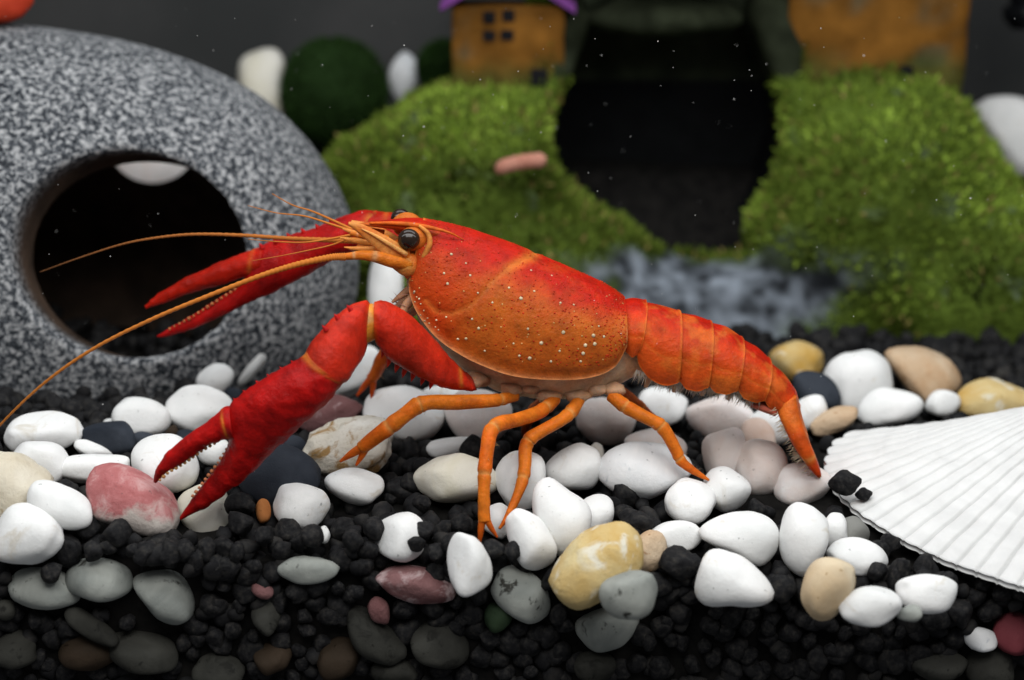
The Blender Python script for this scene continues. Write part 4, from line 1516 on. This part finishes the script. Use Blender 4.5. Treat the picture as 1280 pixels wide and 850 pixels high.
loft([st_edges(384, 440, 432, 474, -2.79, 0.42), st_edges(372, 450, 426, 482, -2.80, 0.47), st_edges(350, 462, 412, 499, -2.82, 0.54), st_edges(321, 479, 386, 524, -2.82, 0.54), st_edges(300, 495, 356, 550, -2.80, 0.50), st_edges(285, 512, 328, 578, -2.76, 0.42),
      st_edges(286, 548, 308, 596, -2.72, 0.32), st_edges(275, 575, 290, 611, -2.68, 0.24), st_edges(260, 597, 271, 625, -2.65, 0.19), st_edges(243, 619, 251, 637, -2.62, 0.14), st_edges(230, 638, 233, 646, -2.60, 0.07), st_edges(225, 647, 226, 649, -2.60, 0.02)], 130, 40,
     claw_col(RED2, RED2*0.9, ((0.02, 0.02),)), disp=gran(314))
loft([st_edges(288, 508, 296, 550, -2.80, 0.40), st_edges(276, 513, 286, 548, -2.82, 0.34), st_edges(260, 526, 268, 553, -2.82, 0.25), st_edges(238, 541, 249, 564, -2.80, 0.2), st_edges(216, 559, 229, 579, -2.77, 0.17), st_edges(201, 576, 211, 589, -2.73, 0.13), st_edges(193, 592, 199, 598, -2.70, 0.08), st_edges(192, 602, 195, 604, -2.68, 0.02)], 80, 32,
     claw_col(RED2, RED2*0.7, ((0.12, 0.015),)), disp=gran(316))
tooth_row([(286, 556), (272, 579), (257, 599), (241, 620)], -2.75, 0.035, np.array([0.60, 0.22, 0.10]), 13)
tooth_row([(268, 554), (249, 565), (229, 580), (211, 590), (200, 600)], -2.82, 0.035, np.array([0.60, 0.30, 0.12]), 14)
for k, (x, y) in enumerate([(480, 441), (487, 452), (497, 459), (506, 465), (517, 470), (529, 475), (540, 480)]):
    b_ = P(x, y-3, -1.65+0.06*k)
    spine(b_, b_+np.array([-0.05, -0.03, -0.16]), 0.06, HOT)
for (x, y) in [(352, 460), (336, 469), (322, 477), (306, 489), (294, 499), (366, 452), (405, 408), (420, 394), (436, 383)]:
    b_ = P(x+3, y+5, -2.75)
    spine(b_, b_+np.array([-0.08, -0.02, 0.11]), 0.055, RED2)
# far claw, reaching out on the other side
loft([st_edges(600, 330, 600, 380, 0.9, 0.3), st_edges(560, 310, 560, 360, 1.3, 0.35), st_edges(520, 288, 520, 335, 1.7, 0.36), st_edges(490, 267, 480, 312, 1.9, 0.4), st_edges(458, 263, 448, 311, 2.0, 0.42)], 50, 30, claw_col(RED, None, ((0.8, 0.02),)), disp=gran(320, 0.016))
loft([st_edges(472, 263, 458, 304, 1.98, 0.38), st_edges(455, 264, 444, 312, 2.0, 0.44), st_edges(428, 271, 420, 322, 2.02, 0.5), st_edges(398, 284, 384, 344, 2.05, 0.52), st_edges(352, 298, 345, 364, 2.1, 0.48), st_edges(322, 312, 318, 375, 2.12, 0.4),
      st_edges(302, 352, 292, 388, 2.14, 0.28), st_edges(272, 374, 262, 402, 2.16, 0.2), st_edges(240, 394, 232, 414, 2.18, 0.15), st_edges(210, 411, 206, 421, 2.2, 0.08), st_edges(196, 419, 196, 422, 2.2, 0.02)], 110, 36, claw_col(RED2, RED2, ((0.04, 0.03),)), disp=gran(322))
loft([st_edges(330, 308, 325, 346, 2.08, 0.38), st_edges(306, 315, 305, 347, 2.1, 0.34), st_edges(266, 332, 266, 358, 2.1, 0.24), st_edges(229, 349, 232, 368, 2.1, 0.17), st_edges(198, 367, 204, 379, 2.1, 0.11), st_edges(181, 382, 183, 386, 2.1, 0.03)], 70, 30,
     claw_col(RED*0.95, RED, ((0.13, 0.02),)), disp=gran(324))
tooth_row([(300, 358), (268, 378), (240, 396), (212, 411)], 2.02, 0.04, np.array([0.55, 0.18, 0.07]), 16)
for (x, y) in [(415, 275), (398, 283), (380, 288), (362, 294), (345, 300), (328, 307)]:
    b_ = P(x, y+3, 1.95)
    spine(b_, b_+np.array([-0.06, -0.03, 0.11]), 0.06, RED2)

cro = P(680, 560, 0)
cro[2] = float(ground(cro[0], YO))
cray = empty("crayfish", cro)
tag(cray, "bright red-orange crayfish walking over the pebbles with one big claw lowered", "crayfish")
link("body", BODY.mesh("body", origin=cro), MAT['cray'], cray, loc=cro)


def eyeball(c, r):
    v, f = ico(4)
    m = MB()
    m.add(v*np.array([r, r*0.9, r*0.95]), f)
    return link("eye", m.mesh("eye", col=False), MAT['eye'], cray, loc=c)


eyeball(P(511, 299, -0.66), 0.215)
eyeball(P(501, 273, 0.66), 0.20)


def antenna(name, path, w0, w1, rings=True, colr=np.array([0.52, 0.16, 0.025]), colr2=None):
    m = MB()
    pts = catmull(np.array([P(*q) for q in path]), 40)
    ln_ = np.linalg.norm(np.diff(pts, axis=0), axis=1).sum()
    n = int(ln_/0.030) if rings else 60
    pts = catmull(np.array([P(*q) for q in path]), n)
    sts = []
    for i in range(n):
        tg = pts[min(i+1, n-1)]-pts[max(i-1, 0)]
        tg /= np.linalg.norm(tg)
        t_ = i/(n-1)
        r = lerp(w0, w1, t_**0.7)/2/65*(1+(0.16 if (i//2) % 2 else 0.0) if rings else 1)
        v = np.array([0, 1.0, 0])-tg*tg[1]
        v /= np.linalg.norm(v)
        sts.append(np.concatenate([pts[i], np.cross(v, tg)*r, v*r]))
    st = np.array(sts)
    th = np.linspace(0, 2*np.pi, 8, endpoint=False)
    vv = st[:, None, 0:3]+st[:, None, 3:6]*np.cos(th)[None, :, None]+st[:, None, 6:9]*np.sin(th)[None, :, None]
    T = np.linspace(0, 1, n)[:, None, None]
    c2 = colr*np.array([0.8, 0.9, 1.1]) if colr2 is None else colr2
    c = np.broadcast_to(lerp(colr, c2, T), (n, 8, 3))
    m.add(vv.reshape(-1, 3), grid_faces(n, 8, True)+[tuple(range(8))[::-1], tuple(range((n-1)*8, n*8))], c.reshape(-1, 3))
    return link(name, m.mesh(name, origin=cro), MAT['antenna'], cray, loc=cro)


antenna("antenna", [(432, 321, -0.8), (412, 322, -0.85), (370, 331, -0.95), (325, 345, -1.05), (260, 370, -1.15), (190, 399, -1.2), (120, 434, -1.2), (60, 475, -1.15), (5, 526, -1.05), (-40, 580, -0.95)], 9.5, 2.2)
antenna("antenna", [(444, 301, 0.5), (410, 300, 0.5), (360, 298, 0.5), (300, 294, 0.55), (240, 293, 0.65), (190, 298, 0.8), (150, 306, 0.95), (100, 322, 1.15), (50, 340, 1.4)], 7.5, 1.2, colr2=np.array([0.16, 0.07, 0.03]))
antenna("antennule", [(440, 287, 0.1), (415, 275, 0.15), (390, 264, 0.2), (365, 256, 0.25), (340, 242, 0.3)], 4.5, 1.0, False)
antenna("antennule", [(440, 289, -0.1), (410, 279, -0.1), (380, 270, 0.0), (345, 266, 0.1), (310, 257, 0.2)], 4.0, 0.8, False)
antenna("antennule", [(438, 294, -0.38), (410, 299, -0.4), (380, 303, -0.45), (345, 302, -0.5), (310, 299, -0.5)], 4.0, 0.8, False)
antenna("antennule", [(440, 296, -0.36), (415, 306, -0.4), (385, 313, -0.45), (350, 320, -0.5), (315, 326, -0.55)], 3.0, 0.6, False)

YO = 0.0
# ------------------------------------------------------------------ small things
# pinkish stick on the moss
sp0, sp1 = P(619, 211, 12.95), P(683, 200, 12.7)
m = MB()
pts = catmull(np.array([sp0, (sp0+sp1)/2+np.array([0, 0, 0.05]), sp1]), 24)
th = np.linspace(0, 2*np.pi, 16, endpoint=False)
vv = []
for i, p in enumerate(pts):
    e_ = min(i, 23-i)
    r = 0.20*min(1, 0.45+0.25*e_)*(1+0.06*math.sin(i*1.7))
    vv.append(p+np.column_stack([0*th-0.0, np.cos(th)*r, np.sin(th)*r]))
m.add(np.vstack(vv), grid_faces(24, 16, True)+[tuple(range(16))[::-1], tuple(range(23*16, 24*16))])
stick_o = (sp0+sp1)/2
o = link("food_stick", m.mesh("food_stick", col=False, origin=stick_o), MAT['stick'], loc=stick_o)
tag(o, "short pinkish stick lying on green moss beside the dark tunnel", "stick")
# black hose hanging at the back
m = MB()
loft([(np.array([x, y, z]), np.array([0.55, 0, 0.0]), np.array([0, 0.55, 0])) for x, y, z in [P(1290, -260, 20), P(1289, -120, 20), P(1288, -40, 20), P(1287, 10, 20)]], 30, 28, (1, 1, 1), mbuf=m)
loft([(P(1287, 8, 20), np.array([0.72, 0, 0]), np.array([0, 0.72, 0])), (P(1287, 22, 20), np.array([0.74, 0, 0]), np.array([0, 0.74, 0])), (P(1286, 36, 20), np.array([0.5, 0, 0]), np.array([0, 0.5, 0]))], 14, 28, (1, 1, 1), mbuf=m)
ho = P(1288, 0, 20)
o = link("filter_hose", m.mesh("filter_hose", col=False, origin=ho), MAT['plastic'], loc=ho)
tag(o, "glossy black hose end hanging in front of the dark back panel", "hose")

# ------------------------------------------------------------------ black gravel
def grain_shape(seed, sub):
    v, f = ico(sub)
    sc_ = np.array([1.0, 0.85, 0.72])
    n_ = fbm(v*1.1+seed*5.3, 400+seed, 3)
    vv = v*sc_*(1+(0.20 if seed % 3 else 0.36)*n_[:, None])
    vv = vv*(1+0.07*fbm(v*4.0, 430+seed, 2)[:, None])
    rs1 = np.random.default_rng(seed+900)
    for _k in range(7):
        nn_ = rs1.normal(0, 1, 3)
        nn_ /= np.linalg.norm(nn_)
        ex_ = np.maximum(vv@nn_-rs1.uniform(0.5, 0.8), 0)
        vv = vv-(ex_*0.85)[:, None]*nn_
    return vv, f


NG = 16
GS = [grain_shape(s, 3) for s in range(NG)]
GL = [grain_shape(s, 2) for s in range(NG)]
GT = [grain_shape(s, 1) for s in range(NG)]
cand = []                       # centre, radius, shape index, rotation
def rotm():
    q = RNG.normal(0, 1, 4)
    q /= np.linalg.norm(q)
    w, x, y, z = q
    return np.array([[1-2*(y*y+z*z), 2*(x*y-z*w), 2*(x*z+y*w)], [2*(x*y+z*w), 1-2*(x*x+z*z), 2*(y*z-x*w)], [2*(x*z-y*w), 2*(y*z+x*w), 1-2*(x*x+y*y)]])


stp = 0.36
for x in np.arange(-14.5, 15.5, stp):
    for y in np.arange(GLASS+0.2, 12.5, stp*1.05):
        if abs(x) > 0.26*(y-CAM[1])+3.5:
            continue
        if y > 5 and x < -1.5 and RNG.random() < 0.8:
            continue
        for lay in range(2):
            if lay == 1 and RNG.random() < 0.55:
                continue
            xx_, yy_ = x+RNG.uniform(-0.2, 0.2), y+RNG.uniform(-0.2, 0.2)
            yy_ = max(yy_, GLASS+0.2)
            r = RNG.uniform(0.17, 0.30)*(1.35 if RNG.random() < 0.14 else 1)
            cand.append((np.array([xx_, yy_, float(ground(xx_, yy_))-0.16+0.22*lay+RNG.uniform(-0.06, 0.06)]), r))
for x in np.arange(-14.0, 14.5, 0.36):
    for z in np.arange(-3.6, 0.25, 0.31):
        for lay in range(2):
            xx_ = x+RNG.uniform(-0.18, 0.18)
            r = RNG.uniform(0.16, 0.30)*(1.35 if RNG.random() < 0.14 else 1)
            zt = float(ground(xx_, GLASS))
            if z > zt+0.05:
                continue
            cand.append((np.array([xx_, GLASS+0.10+r*0.8+0.38*lay+RNG.uniform(0, 0.10)+0.09*max(0, zt-z), z+RNG.uniform(-0.15, 0.15)]), r))
keepc = []
for c, r in cand:
    pxy = proj(c)
    ok = True
    for (px, py, a, b, rot, pc, pr_) in PEB:
        dx, dy = pxy[0]-px, pxy[1]-py
        if abs(dx) > a+b+20 or abs(dy) > a+b+20:
            continue
        ro = math.radians(rot)
        x_, y_ = dx*math.cos(ro)+dy*math.sin(ro), -dx*math.sin(ro)+dy*math.cos(ro)
        mg = r*0.75*FPX/40
        infront = c[1] < pc[1]+0.05
        k = (x_/(a+(mg if infront else -2)))**2+(y_/(b+(mg if infront else -2)))**2
        if infront and k < 1:
            ok = False
            break
        q = c-pc
        if abs(q[1]) < pr_[1] and k < 0.8:
            ok = False
            break
    # keep the shell, the claw tips and the feet clear
    rs = math.hypot(c[0]-hx, c[1]-hy)
    if rs < 8.0:
        th_ = math.atan2(c[1]-hy, c[0]-hx) % (2*math.pi)
        if abs(th_-AX) < half and c[2]+r > 0.42+0.185*(c[1]-0.5)-0.15:
            ok = False
    if ok:
        keepc.append((c, r))
# chosen grains that lie over pebbles in the photo
EX = [(232, 688, 18, 0), (258, 688, 17, 0), (282, 684, 18, 0), (246, 702, 17, 0), (270, 704, 16, 0), (296, 690, 15, 0), (236, 672, 13, 0), (280, 668, 15, 0), (470, 662, 20, -0.35), (521, 680, 13, -0.5), (530, 664, 18, -0.45), (567, 679, 17, -0.4), (545, 690, 14, -0.4), (483, 655, 17, -0.3), (441, 675, 17, -0.3), (615, 688, 17, -0.3), (640, 690, 15, -0.3), (600, 640, 14, 0), (590, 560, 20, -0.2),
      (822, 730, 23, -0.3), (795, 655, 24, 0), (360, 665, 20, 0), (300, 630, 22, -0.2), (302, 655, 20, -0.3), (330, 668, 18, -0.3), (390, 670, 18, -0.3), (65, 716, 18, -2), (780, 617, 22, 0.2), (760, 632, 20, 0.2), (850, 705, 28, 0), (975, 735, 26, 0),
      (1010, 745, 20, 0), (1095, 715, 16, 0), (1125, 712, 20, 0), (145, 668, 24, 0), (182, 690, 19, 0), (215, 690, 20, 0), (110, 660, 18, 0), (115, 690, 16, 0), (1200, 765, 22, 0), (1168, 775, 22, 0)]
for (x, y, r, dy) in EX:
    if dy == -2:
        c = P(x, y, GLASS+0.12)
    else:
        g = on_ground(x, y+r*0.5)
        c = P(x, y, max(g[1]+dy, GLASS+0.2))
    keepc.append((c, r*depth(c)/FPX))
cs = np.array([k[0] for k in keepc])
rs_ = np.array([k[1] for k in keepc])
# which grains show largest: splat spheres into a coarse depth map together with the stones and the crayfish
W_, H_ = 640, 425
zb_ = np.full((H_, W_), 1e9)
idb = -np.ones((H_, W_), int)
def splat(ids_, c_, rx_, ry_, gid):
    p = proj(c_)/2
    for n_ in range(len(ids_)):
        x, y, rx, ry = p[n_, 0], p[n_, 1], rx_[n_], ry_[n_]
        if rx < 0.6:
            continue
        x0, x1, y0, y1 = int(max(0, x-rx)), int(min(W_-1, x+rx+1)), int(max(0, y-ry)), int(min(H_-1, y+ry+1))
        if x1 <= x0 or y1 <= y0:
            continue
        gx, gy = np.meshgrid(np.arange(x0, x1+1), np.arange(y0, y1+1))
        dz = depth(c_[n_])
        mk = (((gx-x)/rx)**2+((gy-y)/ry)**2 < 1) & (zb_[y0:y1+1, x0:x1+1] > dz)
        zb_[y0:y1+1, x0:x1+1][mk] = dz
        idb[y0:y1+1, x0:x1+1][mk] = gid[n_]


pbc = np.array([q[5] for q in PEB])
splat(range(len(PEB)), pbc, [q[2]/2 for q in PEB], [q[3]/2 for q in PEB], [-2]*len(PEB))
bv = np.vstack(BODY.v)[::25]
splat(range(len(bv)), bv, [3]*len(bv), [3]*len(bv), [-3]*len(bv))
shp = top[::40]
splat(range(len(shp)), shp, [8]*len(shp), [5]*len(shp), [-4]*len(shp))
rpx = rs_*FPX/np.array([depth(c) for c in cs])/2*0.9
splat(range(len(cs)), cs, rpx, rpx, range(len(cs)))
cnt = np.bincount(idb[idb >= 0], minlength=len(cs))
order = np.argsort(-cnt)
chosen = [int(i) for i in order[:290] if cnt[i] > 6]
chs = set(chosen)
meshes = []
for s in range(NG):
    m = MB()
    m.add(GS[s][0], GS[s][1])
    me = m.mesh("gravel_grain", col=False)
    me.materials.append(MAT['gravel'])
    meshes.append(me)
for i in chosen:
    o = bpy.data.objects.new("gravel_grain", meshes[i % NG])
    COL.objects.link(o)
    c = cs[i]
    o.location = Vector(c)*S
    r = float(rs_[i])
    o.scale = (r, r, r)
    o.rotation_euler = Matrix(rotm().tolist()).to_euler()
    inface = c[2] < float(ground(c[0], c[1]))-0.35
    tag(o, "matte black grain packed in the dark gravel below the pebbles" if inface else "matte black grain lying on the bed's surface among the pebbles", "gravel grain",
        "black grains in the gravel face" if inface else "black grains on the bed's surface")
m = MB()
for i in range(len(cs)):
    if i in chs:
        continue
    v, f = (GL if cnt[i] > 0 else GT)[i % NG]
    m.add(cs[i]+(v*rs_[i])@rotm().T, f)
o = link("gravel", m.mesh("gravel", col=False), MAT['gravel'])
tag(o, "dark gravel bed of matte black grains under the pebbles", "gravel", kind="stuff")
# the two dark bits on the shell's edge
for (x, y, r, lab) in [(1053, 602, 19, "black gravel lump lying on the shell's edge"), (1078, 617, 10, "tiny black crumb beside the lump on the shell's edge")]:
    c = P(x, y, -0.1)
    o = bpy.data.objects.new("gravel_lump", meshes[3])
    COL.objects.link(o)
    o.location = Vector(c)*S
    o.scale = (r*depth(c)/FPX*1.05,)*3
    tag(o, lab, "gravel lump")

# ------------------------------------------------------------------ specks adrift in the water
m = MB()
v, f = ico(1)
for k in range(330):
    y = RNG.uniform(-2.4, 11)
    c = P(RNG.uniform(0, 1280), RNG.uniform(0, 640), y)
    if c[2] < float(ground(c[0], c[1]))+0.5:
        continue
    r = RNG.uniform(0.004, 0.009)*(1.5 if RNG.random() < 0.08 else 1)
    m.add(c+v*r*np.array([RNG.uniform(0.7, 1.6), 1, RNG.uniform(0.7, 1.3)]), f)
o = link("floating_dust", m.mesh("floating_dust", col=False), MAT['speck'])
tag(o, "fine pale specks drifting in the water", "dust", kind="stuff")
